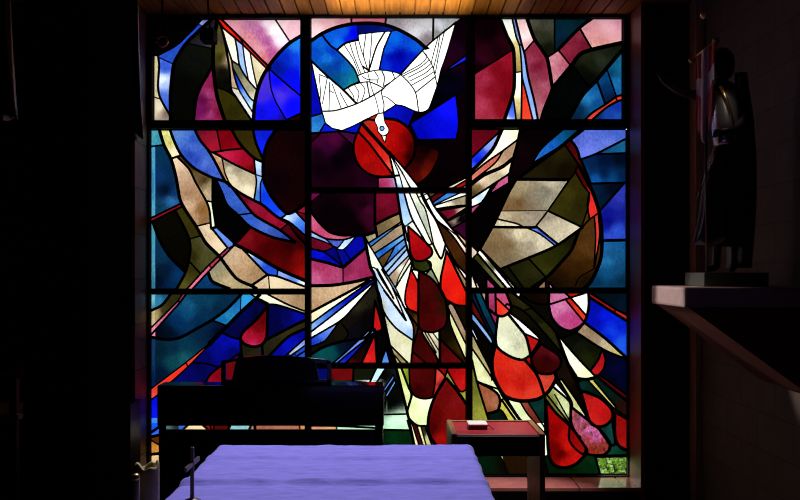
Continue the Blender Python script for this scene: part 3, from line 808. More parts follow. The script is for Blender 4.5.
panel('C2', 'stained glass panel of tan and olive facets in a large ringed globe', 468, 125, (471, 129.5, 626, 288), """
2.6 10,172 80,105 165,28
4.4 172,18 130,110 80,170 10,238
1.8 160,25 150,40
2.6 252,70 170,132 80,195 10,256
2.4 174,132 130,195 10,290
4.4 228,164 170,210 80,250 10,302
3 216,238 120,300 10,372
3.4 262,18 245,100 225,170 207,255 207,288
2 208,286 105,348
2.2 118,306 70,383 15,412
2 140,298 105,348
2 12,415 62,395 15,450
2.6 318,195 370,115 480,18
4.4s 570,18 475,100 250,265
3 475,100 318,195
3.4 513,74 545,120 560,175
2.8 480,92 552,196
3.2s 513,74 585,18
3 556,174 640,144 795,66
2.6 640,146 795,140
3.4 565,176 600,260 612,294
3 608,293 795,288
3 780,292 660,428
4.4 550,195 590,270 625,340 655,430 668,520 668,640 650,710 610,790 565,825
3.6 666,578 795,575
4 243,271 504,274
3.4 242,270 200,345 130,495 60,620
2.4 507,272 400,428 338,508
2.4 538,232 400,428
2.4 535,230 575,300 607,340
2 607,335 605,380 595,430 568,510
1 160,430 395,428
3 397,428 572,512
2.6 607,338 597,400 608,472
2.4 570,514 605,475 655,438
2.4 143,469 240,492 275,509
3.4 118,510 300,512 345,511
3 345,510 455,600
2.2 295,514 360,545 437,604
3.4 575,510 455,596
3.4 158,722 300,665 440,604 575,512
2.6 303,667 388,760
4 550,540 520,620 480,670 400,755 310,820
2.2 632,462 638,560 630,720
2.4 630,720 658,560 652,445
1.2 535,805 560,760 632,718
3.4 60,620 160,722 250,825
3 45,640 198,822
3 62,620 228,822
2.4 28,668 168,822
2 25,665 50,640
2.4 205,716 285,825
3 92,762 92,822
3 92,762 135,805 132,822
2.4 22,752 48,822
2.4 25,752 65,822
2 20,605 48,632
3 404,780 404,822
3 404,782 435,822
2.4 388,770 388,822
2.4 388,772 338,822
2 45,640 62,620
2.6 552,196 537,232
""", """60,80,680c20 40,120,700c24 120,40,5c0a18 90,60,640c1c
50,180,0c24e0 40,150,2038dc 100,110,90a0ec 120,80,a0acf0 25,215,5468d8 80,140,3850e0
210,50,e8f0d0 230,40,e0e8c0 180,90,e4e4d4 130,150,e0d8cc 60,205,dcd4c8 190,100,e8e8d8
140,160,d07060 100,200,cc6c5c 40,255,d07868 
200,140,ac8c74 230,110,b49478 170,170,b8977c 120,220,dcbca4 60,265,e0c8b8 150,200,d0b098
200,210,e0d0bc 150,250,b8a88c 100,290,c4b098 50,320,7c6440 30,345,50401f 170,220,dccab4
170,300,c45c8c 190,275,cc6898 130,330,bc5080
60,360,b8d0ec 90,335,d4e0f0 30,395,e4e8f0 35,425,b05080 
270,120,14050a 240,200,10040a 100,420,080304 120,390,080304 300,60,0a0306 350,60,090306 60,540,060203 200,310,0a0305
430,100,1860b8 380,140,2468c0 500,40,0c4870 470,60,105890 350,170,2c70c4 540,25,0a3c58
620,80,6474d4 700,50,5068c8 600,130,7484e4 560,90,6070d0 750,40,4c68c8 650,50,5870cc 540,70,5064c0 580,150,7080e8 700,80,6c80d8
520,105,4c0c12 540,150,581010 505,95,3c080c 720,115,1a5888 770,120,1e6490 680,135,14487c
680,180,06183a 620,200,0a2850 680,240,08244c 640,275,1458a0 720,270,0e4880 770,250,082850 760,170,041024 600,230,0c3464
680,350,061a34 640,330,082440 720,320,040f20 670,390,082038
760,360,3440b0 740,400,2830a0 710,440,161c90 770,450,1c2494 700,480,0c1080 690,510,141c90 740,530,3858cc 770,540,3050c4 700,550,3450c4
720,650,1c5888 700,740,145484 640,790,0c3858 750,720,18507c 740,600,1c5c94 690,610,2468a4 770,780,0c3450 720,800,103c5c 700,680,2870a4
400,200,1e1808 450,150,2a240c 350,240,241e0c 480,220,181206 430,180,221c0a
280,290,a8987c 420,290,b4a894 250,330,9c8c6c 260,390,74593c 230,410,806444 340,350,8c8474 400,340,807a6e 330,430,988c7c 200,460,b4a48c 300,380,847460 420,370,a09888 450,310,a89e8e 310,480,a49888 230,480,a08e74
500,340,403a12 480,400,38340f 540,300,342e0c 560,400,2c280c 540,460,302c0f 450,420,3c3814
560,260,480c08 580,300,500e08 615,380,d83430 630,430,e03830 610,350,c02c28 640,420,d43430
590,450,583c10 580,490,4c340f 600,430,402c0c
380,460,988c7c 420,450,a09484 450,490,b4a894 540,515,c8bca8 400,510,b0a490 450,560,bcb09c 420,540,b8ac98
170,490,c4b8a4 230,503,d0c4b0 150,500,bcb09c
150,560,8c7454 130,610,7c6448 200,600,80684c 250,540,c8bca4 200,530,a89880 300,560,bcb098 280,630,a49780 200,680,7c6c54 240,660,8c7c64 360,590,c4b8a4 420,600,bcb29c 180,640,846f54 310,600,a89c8c
370,540,3c5cd8 400,565,5070e0 330,522,7088e4 430,590,5c74e0
400,670,2e2e0c 360,690,34340f 470,620,28280a 500,580,1e1c08 380,730,383814
290,740,2a2a10 250,720,242410 320,780,22220c 220,730,202010 330,740,2e2e12
580,600,5c3c1c 590,540,543618 540,650,4c300f 500,700,3c240a 600,690,402608 560,720,38200a 470,760,281606 610,640,583a1a 590,780,201408 570,560,4c3014 440,790,1c1008
645,520,d84440 650,600,d84848 642,470,d04038 642,640,e05048
110,710,505028 70,670,383818 150,780,74744c 100,740,60603c 
130,700,f0e8e8 180,770,f4ecec 80,650,e4dcd8 210,800,f0e8e0 160,740,f4f0ec
220,780,1c1c0c 200,740,181808 260,800,141408 30,620,c4aca4 
110,800,b04470 112,815,b44c78 40,790,d8ccc4 30,700,060405 80,790,0a0606
412,805,dc80b0 375,805,947458 
""")

panel('C3', 'stained glass panel of crowded red and cream teardrops with clear green corner', 468, 290, (472, 293, 627, 474), """
2.6 30,10 70,110 128,232
2.6 62,10 75,40 132,165
2.6 15,35 100,205 15,105
2.2 88,10 90,60
3 98,10 100,92
3 137,10 140,115
2.6 140,38 210,105
3.4 95,88 140,124 175,131 205,112 216,80 190,10
3 15,102 115,235 122,275
3 15,145 60,200 118,275
2s 15,172 50,245 40,252 15,200
2.4 15,205 60,295 112,400 120,450
2.4 15,285 60,350 120,440 150,490
3 15,325 45,460 100,640
2.4 38,455 150,495
3.4 45,458 110,490 152,525 160,565 145,605 97,617
3.4 150,125 138,240 150,290 210,332 270,349 312,325
3.4 200,120 245,175 290,235 313,328
2.8 205,110 285,172 365,246
2.6 285,218 365,255
2.6 362,245 345,275 312,328 320,335
3.2 365,268 455,330 462,380 420,417 360,417 325,382 318,335 365,268
4.4 135,280 120,350 125,420 150,480 190,535 270,555 350,545 400,510 440,445 435,415
3.6 280,345 345,425 387,540
2.4 310,330 330,390
2.8 215,10 325,95 440,215 470,310 560,460
2.8 195,70 285,110 420,260 470,320
2 270,105 325,88
2.2 230,10 255,38 265,10
3.4 405,8 405,80 420,140 460,186 510,204 560,182 582,160
2.8 350,70 405,72 490,45 610,8
3 270,30 320,60 360,70
2.6s 485,45 580,160
2.6 478,10 515,42 595,132
3.6 602,8 605,70 595,130 578,165 538,212
3.4 605,35 730,115 802,160
3 600,8 735,93 802,128
2 735,92 735,118
3.6 585,165 690,245 802,348
3.2 538,210 680,300 802,350
4 440,212 520,420 550,442 600,446 640,435
3 440,212 540,330 640,435
2.4 540,212 475,240
3 670,298 687,340 680,390 648,432
3 670,298 650,350 622,390
3.4 640,428 725,500 802,560
2.6 662,428 802,530
3 690,310 670,298
3 535,440 555,505 600,510
2.4 600,452 728,590
2.4 632,455 740,585
3.6 563,502 660,540 716,595 722,640 690,675 650,683 613,665 590,600 563,502
3.6 735,612 735,730 760,785 802,805
3 735,612 802,650
2.6 728,590 802,640
2.4 648,688 710,778
2.6 720,660 735,770 710,778 702,800
2.6 712,778 738,772 802,802
4 632,832 802,829
3 636,832 662,925
3.4 513,582 580,635 660,700 707,760 706,800 670,826 600,821 590,790 520,680 513,582
3 508,680 550,730 588,790 577,820 540,797 506,750 508,680
4 388,548 395,670 405,830 440,880 490,888 540,870 582,828 592,790
3.4 388,548 440,615 505,675 560,740
2.4 400,530 505,665
3 435,492 510,565 508,665
2 432,520 500,640
2.4 440,462 512,550
3 468,445 535,540 603,648
2.4 452,445 515,550 522,582
3 545,445 563,510 600,640
2.4 262,560 300,622 390,724
2.2 300,560 385,690
4 388,545 388,720
3.4 180,525 250,635 300,690
3 165,545 245,660
2.4 178,540 262,660
2.4 110,615 165,600 205,665
2.6 160,560 170,550 190,530
3 150,490 180,545
3 265,562 190,530
3 410,825 395,830
3 370,800 400,925
2s 143,798 178,858 168,800
3 177,856 200,925
0s 15,795 385,795
0 595,452 640,452
0s 10,666 390,666
""", """80,110,0c4058 50,40,0e4860 100,170,0a3048 115,205,082438 50,110,641018 30,70,580c12 80,170,500a10 78,35,a89878
115,60,a83c6c 120,30,b4487c 115,85,983060 160,25,c05880 185,55,c4547c 205,85,c4587c 160,85,e43c30 180,110,e8503c 155,110,dc3428
60,170,84acec 90,215,90b4f0 30,130,78a0e0 80,250,0a0605 100,290,0c0806 32,212,c4cce4 
60,320,b4a87c 40,270,ac9c70 100,420,c4b888 80,370,b8ac80 
60,400,dce0b4 40,370,d4d8ac 90,440,e0e4bc 120,475,d8dcb4 150,515,dce0b8
50,550,848438 30,500,707430 35,600,90903c 60,610,a0a048 105,530,a8684c@dropz 130,570,b07458@dropz 90,500,a06040@dropz 110,600,985838@dropz
190,160,ccccb4@dropm 220,220,c4c4ac@dropm 180,270,d8d8c4@dropm 250,280,b4b49c@dropm 280,310,c8c8ac@dropm 220,310,d0d0b8@dropm
240,145,e8e4ec 300,205,e8e0e8 335,233,f0ecf0 320,270,c01c1c 310,300,a81414 340,265,b81c1c
400,350,340608@drope 430,320,681420@drope 360,390,3c0608@drope 380,300,58101a@drope 440,380,40080c@drope
160,350,d83020@dropf 200,420,d02c20@dropf 160,440,cc2418@dropf 260,470,c42018@dropf 240,380,d83828@dropf 320,520,e04430@dropf 220,520,e03c28@dropf 300,430,c82c20@dropf
310,350,ac1818@dropf 400,445,d04c3c@dropf 390,490,d84838@dropf 420,430,c84030@dropf
260,60,322e14 290,90,2a2812 240,80,241f0e 360,180,2e2e10 400,220,2c2c0f 330,130,201e0c 250,20,dcd4cc 220,90,181408
350,150,16160a 400,130,0e0d08 480,230,0a0a08 480,400,1c120a 500,430,20160c 420,300,0c0a08
440,40,c86c9c@dropn 460,90,d080ac@dropn 430,100,cc74a8@dropn 480,140,bc4c88@dropn 530,160,b84480@dropn 490,190,c05890@dropn 460,20,cc78a4@dropn
540,90,d83c2c 570,130,dc4030 515,60,c82c20 500,25,a82018 560,40,ece8e4 580,90,e4e0dc 550,70,dcd8d8
330,40,140a08 370,25,1c0c08 430,10,100808
680,130,0a20dc 640,90,0814a8 640,160,0a14b0 720,210,1444e4 770,270,2864ec 760,180,0c28d0 700,240,0c28c8
650,50,941820 700,85,a01c20 770,130,b82c2c 720,40,061622 780,80,081c30 650,20,08141c
610,210,988068 580,195,a48c74 680,270,b8a890 740,320,c8b884 650,250,a08c74
500,330,e4e4d8 530,380,e0e0d4 570,425,e4e8c4 480,300,e0dcd0 600,430,e0e4bc
560,280,181c10 600,330,222810 620,300,141808 540,240,0e0f08
660,370,b41c24 675,330,a81820 645,405,bc2028 740,400,060a38 700,350,050824 770,450,060a30 720,460,060818
740,500,5c0c12 700,465,680e14 790,545,480a0f
570,475,0c3430 610,490,0a2824 660,530,0c2c28 700,570,0a201c 640,510,0a1c18
640,480,ccc46c 680,530,d4cc80 715,572,c8c068 
620,560,c42424@dropg 650,600,c82020@dropg 690,630,b81c1c@dropg 640,650,cc2824@dropg 590,530,b01c1c@dropg
770,700,a41818@droph 760,660,981414@droph 780,770,b42020@droph 750,720,981010@droph 775,610,34160f 750,600,281410
700,720,164844 680,700,103834 720,700,1a504c 745,810,0e4434 770,820,0a3428 730,795,16503c
540,630,a05058@dropi*0.9 580,680,a0484c@dropi*0.9 600,740,a84450@dropi*0.9 640,740,c868a8@dropi*0.9 570,650,b06090@dropi*0.9 640,790,8c3828@dropi*0.9 680,770,984038@dropi*0.9 600,700,d078b8@dropi*0.9 620,810,943020@dropi*0.9
545,760,981010@dropj 525,720,8c0c0c@dropj 570,800,a01814@dropj
430,640,a80c0c@dropk 405,600,a00a0a@dropk 430,700,8c0808@dropk 490,730,bc1612@dropk 500,780,d01c18@dropk 430,790,780404@dropk 465,820,640303@dropk 540,850,cc1c18@dropk 490,865,c01614@dropk   
470,570,d4dcac 450,540,c8d098 490,610,dce4b8 440,570,6c6c34 420,550,787838 480,630,707034 468,510,ececE4 500,545,e8e8e0
560,600,d4d4a0 530,550,d0d098 590,635,dcd8a8 545,575,ccc88c 530,490,140c08 510,460,1a120a 570,560,0c0806
350,590,123c38 340,570,0e3430 375,640,0e302c 310,600,883c34 350,650,7c342c 280,570,a04c44
240,580,d8e0b8 220,560,e0e8c4 300,640,dce4bc 350,700,e4e8d4 280,600,d0d8ac
215,620,c8c058 190,580,bcb450 230,650,d0c864 205,625,d0c860 150,630,0c221a 130,650,0a1c14 180,620,08140f 240,640,e0e0b0
70,860,082412 40,820,061a0c 120,900,08200f 250,860,2c1a0a 220,880,28180a 330,870,281808 160,818,c8c898 180,890,140f06
600,880,0a2c14 500,910,06200e 440,910,052010 620,850,0c3418 395,760,e4e4d4
720,880,CLEAR 462,470,1a120a 456,458,1a120a
""")

# ---------------------------------------------------------------- the stained glass: lead lines cut every panel into its pieces
def spline(p, steps=5):
    if len(p) < 3: return p
    closed = (Vector(p[0])-Vector(p[-1])).length < .01
    out = []
    for i in range(len(p)-1):
        p0 = p[i-1] if i > 0 else (2*p[0][0]-p[1][0], 2*p[0][1]-p[1][1])
        p3 = p[i+2] if i+2 < len(p) else (2*p[-1][0]-p[-2][0], 2*p[-1][1]-p[-2][1])
        p1, p2 = p[i], p[i+1]
        n = max(2, min(steps, int(math.dist(p1, p2)/1.5)))
        k = .42
        for j in range(n):
            t = j/n; h1 = 2*t**3-3*t*t+1; h2 = -2*t**3+3*t*t; h3 = t**3-2*t*t+t; h4 = t**3-t*t
            out.append(tuple(h1*p1[a]+h2*p2[a]+h3*k*(p2[a]-p0[a])+h4*k*(p3[a]-p1[a]) for a in (0, 1)))
    out.append(p[-1]); return out
def clip(a, b, r):
    t0, t1 = 0.0, 1.0; dx, dy = b[0]-a[0], b[1]-a[1]
    for p, q in ((-dx, a[0]-r[0]), (dx, r[2]-a[0]), (-dy, a[1]-r[1]), (dy, r[3]-a[1])):
        if abs(p) < 1e-9:
            if q < 0: return None
        else:
            t = q/p
            if p < 0: t0 = max(t0, t)
            else: t1 = min(t1, t)
    if t0 >= t1: return None
    return (a[0]+dx*t0, a[1]+dy*t0), (a[0]+dx*t1, a[1]+dy*t1)
MOTIF = {'dove': ('dove_figure', 'white glass dove diving head down'), 'disc': ('blue_disc', 'bright blue glass disc'), 'orb': ('red_disc', 'glowing red glass disc')}
GLASS_Y = 0.0
def lead_bar(mb, pts, w):
    P = [Vector((wx(x), wz(y))) for x, y in pts]
    hw = (w*.84 if w > 3 else w*.76 if w > 1.3 else w*.95)*PS/2
    rows = []
    for i, p in enumerate(P):
        t = (P[min(i+1, len(P)-1)]-P[max(i-1, 0)])
        if t.length < 1e-9: t = Vector((1, 0))
        t.normalize(); nn = Vector((-t.y, t.x))
        sc = 1.0
        if 0 < i < len(P)-1:
            a = P[i]-P[i-1]; b = P[i+1]-P[i]
            if a.length > 1e-9 and b.length > 1e-9:
                c = max(-.9, min(1, a.normalized().dot(b.normalized()))); sc = min(1.5, 1/math.sqrt((1+c)/2))
        prof = ((-1, .3), (-.55, 1), (.55, 1), (1, .3), (1, -.3), (.55, -1), (-.55, -1), (-1, -.3))
        rows.append([(p.x+nn.x*hw*u*sc, GLASS_Y-(.005 if v > 0 else .0015)*v, p.y+nn.y*hw*u*sc) for u, v in prof])
    mb.ring(rows)
DEBUG = []
def make_panel(key, label, ox, oy, rect, lines, seeds):
    cx, cy = (rect[0]+rect[2])/2, rect[3]
    root = thing('stained_glass_panel', label, 'stained glass', (wx(cx), GLASS_Y, wz(cy)), 'stained glass panels in the window')
    verts, edges, index = [], [], {}
    def vid(p):
        k = (round(p[0], 2), round(p[1], 2))
        if k not in index: index[k] = len(verts); verts.append(Vector(k))
        return index[k]
    cor = [(rect[0], rect[1]), (rect[2], rect[1]), (rect[2], rect[3]), (rect[0], rect[3])]
    for i in range(4): edges.append((vid(cor[i]), vid(cor[(i+1) % 4])))
    lead = MB()
    for i in range(4):
        lead_bar(lead, [cor[i], cor[(i+1) % 4]], 1.6)
    polys = []
    for l in lines:
        head, *co = l.split()
        p = [tuple(map(float, c.split(','))) for c in co]
        p = [(ox+a/5, oy+b/5) for a, b in p]
        if not head.endswith('s'): p = spline(p)
        polys.append((float(head.rstrip('s')), p))
    segs = [(-1, cor[i], cor[(i+1) % 4]) for i in range(4)]+[(k, a, b) for k, (w, p) in enumerate(polys) for a, b in zip(p[:-1], p[1:])]
    outside = lambda q: q[0] < rect[0]+.2 or q[0] > rect[2]-.2 or q[1] < rect[1]+.2 or q[1] > rect[3]-.2
    for k, (w, p) in enumerate(polys):                     # every lead line runs on to the lead it ends at
        draw = list(p)
        if math.dist(p[0], p[-1]) >= .05:
            for e, q in (((0, 1), (-1, -2)) if w or len(p) < 3 else ()):
                d = math.dist(p[e], p[q])
                if d < 1e-6 or outside(p[e]): continue
                u = ((p[e][0]-p[q][0])/d, (p[e][1]-p[q][1])/d); P0 = p[e]; best = None
                reach = 6.5 if w > 1.25 else 2
                for kk, a, b in segs:
                    if kk == k: continue
                    vx, vy = b[0]-a[0], b[1]-a[1]; den = u[0]*vy-u[1]*vx
                    if abs(den) < 1e-9: continue
                    t = ((a[0]-P0[0])*vy-(a[1]-P0[1])*vx)/den; r = ((a[0]-P0[0])*u[1]-(a[1]-P0[1])*u[0])/den
                    if -.02 <= r <= 1.02 and -1.6 < t < reach and (best is None or abs(t) < abs(best[0])): best = (t, None)
                if best is None and w > 1.25:
                    near = None
                    for kk, a, b in segs:
                        if kk == k: continue
                        vx, vy = b[0]-a[0], b[1]-a[1]; l2 = vx*vx+vy*vy
                        if l2 < 1e-9: continue
                        r = max(0, min(1, ((P0[0]-a[0])*vx+(P0[1]-a[1])*vy)/l2)); q_ = (a[0]+vx*r, a[1]+vy*r); dd = math.dist(q_, P0)
                        if dd < 4.5 and (near is None or dd < near[0]): near = (dd, q_)
                    if near and near[0] > .01:
                        n_ = ((near[1][0]-P0[0])/near[0], (near[1][1]-P0[1])/near[0])
                        ext = (near[1][0]+n_[0]*.4, near[1][1]+n_[1]*.4)
                        if e == 0: p.insert(0, ext); draw.insert(0, ext)
                        else: p.append(ext); draw.append(ext)
                    else: DEBUG.append((key, 'dangling', round((P0[0]-ox)*5), round((P0[1]-oy)*5), w))
                    continue
                t = best[0] if best else .3
                t2 = max(t, 0)+.5
                p[e] = (P0[0]+u[0]*t2, P0[1]+u[1]*t2); draw[e] = (P0[0]+u[0]*max(t, 0), P0[1]+u[1]*max(t, 0))
        run = []
        for a, b in zip(draw[:-1], draw[1:]):
            c = clip(a, b, rect)
            if c:
                if run and math.dist(run[-1], c[0]) < .01: run.append(c[1])
                else:
                    if len(run) > 1 and w: lead_bar(lead, run, w)
                    run = [c[0], c[1]]
        if len(run) > 1 and w: lead_bar(lead, run, w)
        for a, b in zip(p[:-1], p[1:]):
            c = clip(a, b, rect)
            if c:
                i, j = vid(c[0]), vid(c[1])
                if i != j: edges.append((i, j))
    g = 3.5
    y = rect[1]+1.3
    row = 0
    while y < rect[3]-.5:
        x_ = rect[0]+1.3+(g/2 if row % 2 else 0)
        while x_ < rect[2]-.5: vid((x_, y)); x_ += g
        y += g*.866; row += 1
    V, E, T, oV, oE, oF = delaunay_2d_cdt(verts, edges, [], 0, 1e-4)
    hard = {tuple(sorted(e)) for e, o in zip(E, oE) if o}
    etri = {}
    for ti, t in enumerate(T):
        for a in range(3): etri.setdefault(tuple(sorted((t[a], t[(a+1) % 3]))), []).append(ti)
    reg = [-1]*len(T); nreg = 0
    for s0 in range(len(T)):
        if reg[s0] >= 0: continue
        st = [s0]; reg[s0] = nreg
        while st:
            t = T[st.pop()]
            for a in range(3):
                e = tuple(sorted((t[a], t[(a+1) % 3])))
                if e in hard: continue
                for k in etri[e]:
                    if reg[k] < 0: reg[k] = nreg; st.append(k)
        nreg += 1
    rt = [[] for _ in range(nreg)]
    for i, r in enumerate(reg): rt[r].append(i)
    def inside(p, t):
        a, b, c = (V[i] for i in t)
        s = lambda u, v: (v[0]-u[0])*(p[1]-u[1])-(v[1]-u[1])*(p[0]-u[0])
        x1, x2, x3 = s(a, b), s(b, c), s(c, a)
        return (x1 >= 0 and x2 >= 0 and x3 >= 0) or (x1 <= 0 and x2 <= 0 and x3 <= 0)
    rs = [[] for _ in range(nreg)]; allseeds = []
    for sd in seeds:
        mot = None; mott = None
        if '*' in sd: sd, mm = sd.split('*'); mott = float(mm)
        if '@' in sd: sd, mot = sd.split('@')
        a, b, h = sd.split(',')
        p = (ox+float(a)/5, oy+float(b)/5)
        col = None if h == 'CLEAR' else [1.1*v**1.14 for v in lin(h)]
        if col and max(col) > .38 and mot != 'dove':             # pale glass passes more light
            sat = 1-min(col)/max(col); f_ = max(0, min(1, (.62-sat)/.3)); col = [min(1.15, v*(1+.32*f_)) for v in col]
        ent = (p, col, mot, mott); allseeds.append(ent)
        for ti, t in enumerate(T):
            if inside(p, t): rs[reg[ti]].append(ent); break
    area = [sum(abs((V[T[i][1]][0]-V[T[i][0]][0])*(V[T[i][2]][1]-V[T[i][0]][1])-(V[T[i][2]][0]-V[T[i][0]][0])*(V[T[i][1]][1]-V[T[i][0]][1]))/2 for i in q) for q in rt]
    parts = {}
    for r in range(nreg):
        sds = rs[r]
        if not sds:
            c = V[T[rt[r][0]][0]]
            if area[r] > 14:
                DEBUG.append((key, 'noseed', round((c[0]-ox)*5), round((c[1]-oy)*5), round(area[r], 1)))
            near = min(allseeds, key=lambda e: math.dist(e[0], c))
            sds = [near]
        if len(sds) > 1 and area[r] > 14:
            dg_ = max(((math.dist([v**.45 for v in (a_[1] or (0,0,0))], [v**.45 for v in (b_[1] or (0,0,0))]), i_, j_) for i_, a_ in enumerate(sds) for j_, b_ in enumerate(sds) if i_ < j_), default=(0, 0, 0))
            if dg_[0] > .5: DEBUG.append((key, 'mixed', round(dg_[0], 2), len(sds), [(round((sds[i_][0][0]-ox)*5), round((sds[i_][0][1]-oy)*5)) for i_ in dg_[1:]], set(s_[2] for s_ in sds)))
        mots = [s_[2] for s_ in sds]
        mot = max(set(mots), key=mots.count)
        if any(s_[1] is None for s_ in sds): mot = '#clear'
        parts.setdefault(mot, []).append((r, sds))
    for mot, rl in parts.items():
        vs, fs, cols = [], [], []
        for r, sds in rl:
            loc = {}
            for ti in rt[r]:
                f = []
                for vi in T[ti]:
                    if vi not in loc:
                        loc[vi] = len(vs); p = V[vi]
                        vs.append((wx(p[0]), GLASS_Y, wz(p[1])))
                        if mot == '#clear': cols.append((0, 0, 0, 0)); f.append(loc[vi]); continue
                        ws = [1/(math.dist(p, s_[0])**2+3)**1.7 for s_ in sds]; sw = sum(ws)
                        c = [(sum(w_*((s_[1][k] if s_[1] else 0)**.42) for w_, s_ in zip(ws, sds))/sw)**(1/.42) for k in range(3)]
                        mo = [s_[3] for s_ in sds if s_[3] is not None]
                        if mot == 'dove': c = [min(.95, v*1.35/GLASS_K) for v in c] if c[0] > .8 else [v/GLASS_K for v in c]; mo = [0]
                        else: c = [v/GLASS_K for v in c]
                        lum = max(c)*GLASS_K
                        cols.append((*c, mo[0] if mo else (.32 if lum < .75 else .12)))
                    f.append(loc[vi])
                fs.append(f)
        nm, lb = ('colored_panes', None) if mot is None else ('clear_pane', 'clear pane showing green leaves outside') if mot == '#clear' else MOTIF.get(mot, ('teardrop_pane', None))
        if nm == 'teardrop_pane': lb = None
        me = bpy.data.meshes.new(nm); me.from_pydata(vs, [], fs); me.update()
        at_ = me.color_attributes.new('tint', 'FLOAT_COLOR', 'POINT')
        at_.data.foreach_set('color', [q for c in cols for q in c])
        o = bpy.data.objects.new(nm, me); COL.objects.link(o); me.materials.append(M['clear'] if mot == '#clear' else M['glass'])
        o.parent = root; o.matrix_parent_inverse = root.matrix_world.inverted()
        if lb: o['label'] = lb
    lead.build('lead_came', M['lead'], root)
    return root
for P_ in PANELS: make_panel(*P_)
for d_ in DEBUG: print('GLASS', d_)

# ---------------------------------------------------------------- outside: lawn and the shrub seen through the clear corner
struct(MB().box(-14, 14, .4, 22, -.6, -.45).build('ground', M['grass']), 'green lawn outside the window', 'ground')
shrub = thing('shrub', 'bright green leafy shrub outside the clear corner pane', 'shrub', (1.95, 1.6, -.45))
rl = random.Random(3)
lm, tm = MB(), MB()
for k in range(3600):
    a, h = rl.uniform(0, 2*math.pi), rl.uniform(0, 1)
    r = .75*math.sqrt(rl.random())*(1-.55*h*h)
    c = Vector((2.0+r*math.cos(a), 1.6+.6*r*math.sin(a), -.42+h*1.5))
    d = Vector((rl.gauss(0, 1), rl.gauss(0, 1)-.5, rl.gauss(0, .7)+.3)).normalized(); s = d.cross(Vector((rl.gauss(0, 1), rl.gauss(0, 1), rl.gauss(0, 1)))).normalized()
    L, w = rl.uniform(.05, .1), rl.uniform(.014, .026); n_ = d.cross(s)
    lm.add([c, c+d*L*.4+s*w+n_*.006, c+d*L, c+d*L*.4-s*w+n_*.006, c+d*L*.45-n_*.004], [(0, 1, 4), (1, 2, 4), (2, 3, 4), (3, 0, 4)])
for k in range(9):
    a = k*2.4; tm.tube([(2.0, 1.6, -.45), (2.0+.12*math.cos(a), 1.6+.1*math.sin(a), -.2), (2.0+.3*math.cos(a), 1.6+.2*math.sin(a), .1)], [.014, .01, .004], 6)
lm.build('foliage', M['leaf'], shrub); tm.build('stem', M['twig'], shrub)

# ---------------------------------------------------------------- structure in the foreground on the left
struct(MB().box(-1.418, -1.156, -2.5, -2.1, 0, CEIL, .01).build('pillar', M['pillar']), 'black square pillar standing in the left foreground', 'pillar')

# hanging satin drapes either side of the pillar: folded sheets with thickness
def drape(label, px0, px1, py1, d, seed):
    r = random.Random(seed)
    p0 = at(px0, 0, d); p1 = at(px1, 0, d); zb = at(0, py1, d).z; zt = CEIL-.02
    n, m_ = 28, 22; th = .012
    f = []
    for side in (0, 1):
        rows = []
        for j in range(m_+1):
            t = j/m_; z = zt+(zb-zt)*t; row = []
            for i in range(n+1):
                u = i/n
                fold = .028*math.sin(u*9+seed+1.2*math.sin(t*3))*(.4+.6*t)
                row.append((p0.x+(p1.x-p0.x)*(u-.5)*(.8+.25*math.sin(t*2.6+seed))+(p1.x-p0.x)*.5+.05*t*t, p0.y+fold+(th if side else 0), z+.015*math.sin(u*7+seed)*(t > .95)))
            rows.append(row)
        f.append(rows)
    mb = MB(); W_ = n+1
    vs = [p for rows in f for row in rows for p in row]; B = (m_+1)*W_
    fs = []
    for j in range(m_):
        for i in range(n):
            a = j*W_+i; fs.append((a, a+1, a+W_+1, a+W_)); fs.append((B+a, B+a+W_, B+a+W_+1, B+a+1))
    for j in range(m_):
        for i in (0, n):
            a = j*W_+i; fs.append((a, a+W_, B+a+W_, B+a))
    for i in range(n):
        for j in (0, m_):
            a = j*W_+i; fs.append((a, a+1, B+a+1, B+a))
    mb.add(vs, fs)
    o = mb.build('drape', M['drape'], None, True); tag(o, label, 'drape', 'black satin drapes')
    return o
drape('black satin drape hanging between the pillar and the window', 118, 137, 138, 3.75, 1.3)
drape('black satin drape at the far left edge of the view', -16, 13, 118, 3.75, 2.9)

# ---------------------------------------------------------------- digital piano in front of the window
PD = 4.7
def px_(p, d=PD): return (p-PX)*d/FOC
def pz_(p, d=PD): return EYE-(p-PY)*d/FOC
PYF = PD-DW
ptop = pz_(385.5)
piano = thing('digital_piano', 'black console piano seen from its back in front of the window', 'piano', (px_(270), PYF+.2, 0))
x0, x1 = px_(157), px_(384)
MB().box(x0, x1, PYF, PYF+.16, pz_(426), ptop, .006).build('case', M['piano'], piano)
kb = MB().box(x0+.03, x1-.03, PYF+.155, PYF+.34, pz_(426)+.01, ptop-.12, .006).build('key_bed', M['piano'], piano)
wk = MB()
nk = 52; kw = (x1-x0-.14)/nk
for k in range(nk): wk.box(x0+.07+k*kw+.0006, x0+.07+(k+1)*kw-.0006, PYF+.19, PYF+.335, ptop-.121, ptop-.108)
wk.build('white_keys', M['white'], piano)
bk = MB()
for k in range(nk-1):
    if k % 7 in (0, 2, 3, 5, 6): bk.box(x0+.07+(k+1)*kw-.005, x0+.07+(k+1)*kw+.005, PYF+.19, PYF+.285, ptop-.11, ptop-.097)
bk.build('black_keys', M['piano_matt'], piano)
for a, b in ((157.5, 165), (375, 383)):
    MB().box(px_(a), px_(b), PYF+.02, PYF+.3, 0, pz_(425), .004).build('leg', M['piano'], piano)
MB().box(px_(164.5), px_(375.5), PYF+.06, PYF+.085, .06, pz_(432), .003).build('rear_panel', M['piano_matt'], piano)
pe = MB().box(px_(255), px_(285), PYF+.085, PYF+.2, 0, .05, .004).build('pedal_box', M['piano_matt'], piano)
for k in (-1, 0, 1):
    MB().box(px_(270)+k*.07-.011, px_(270)+k*.07+.011, PYF+.19, PYF+.27, .02, .03, .003).build('pedal', M['brass'], pe)
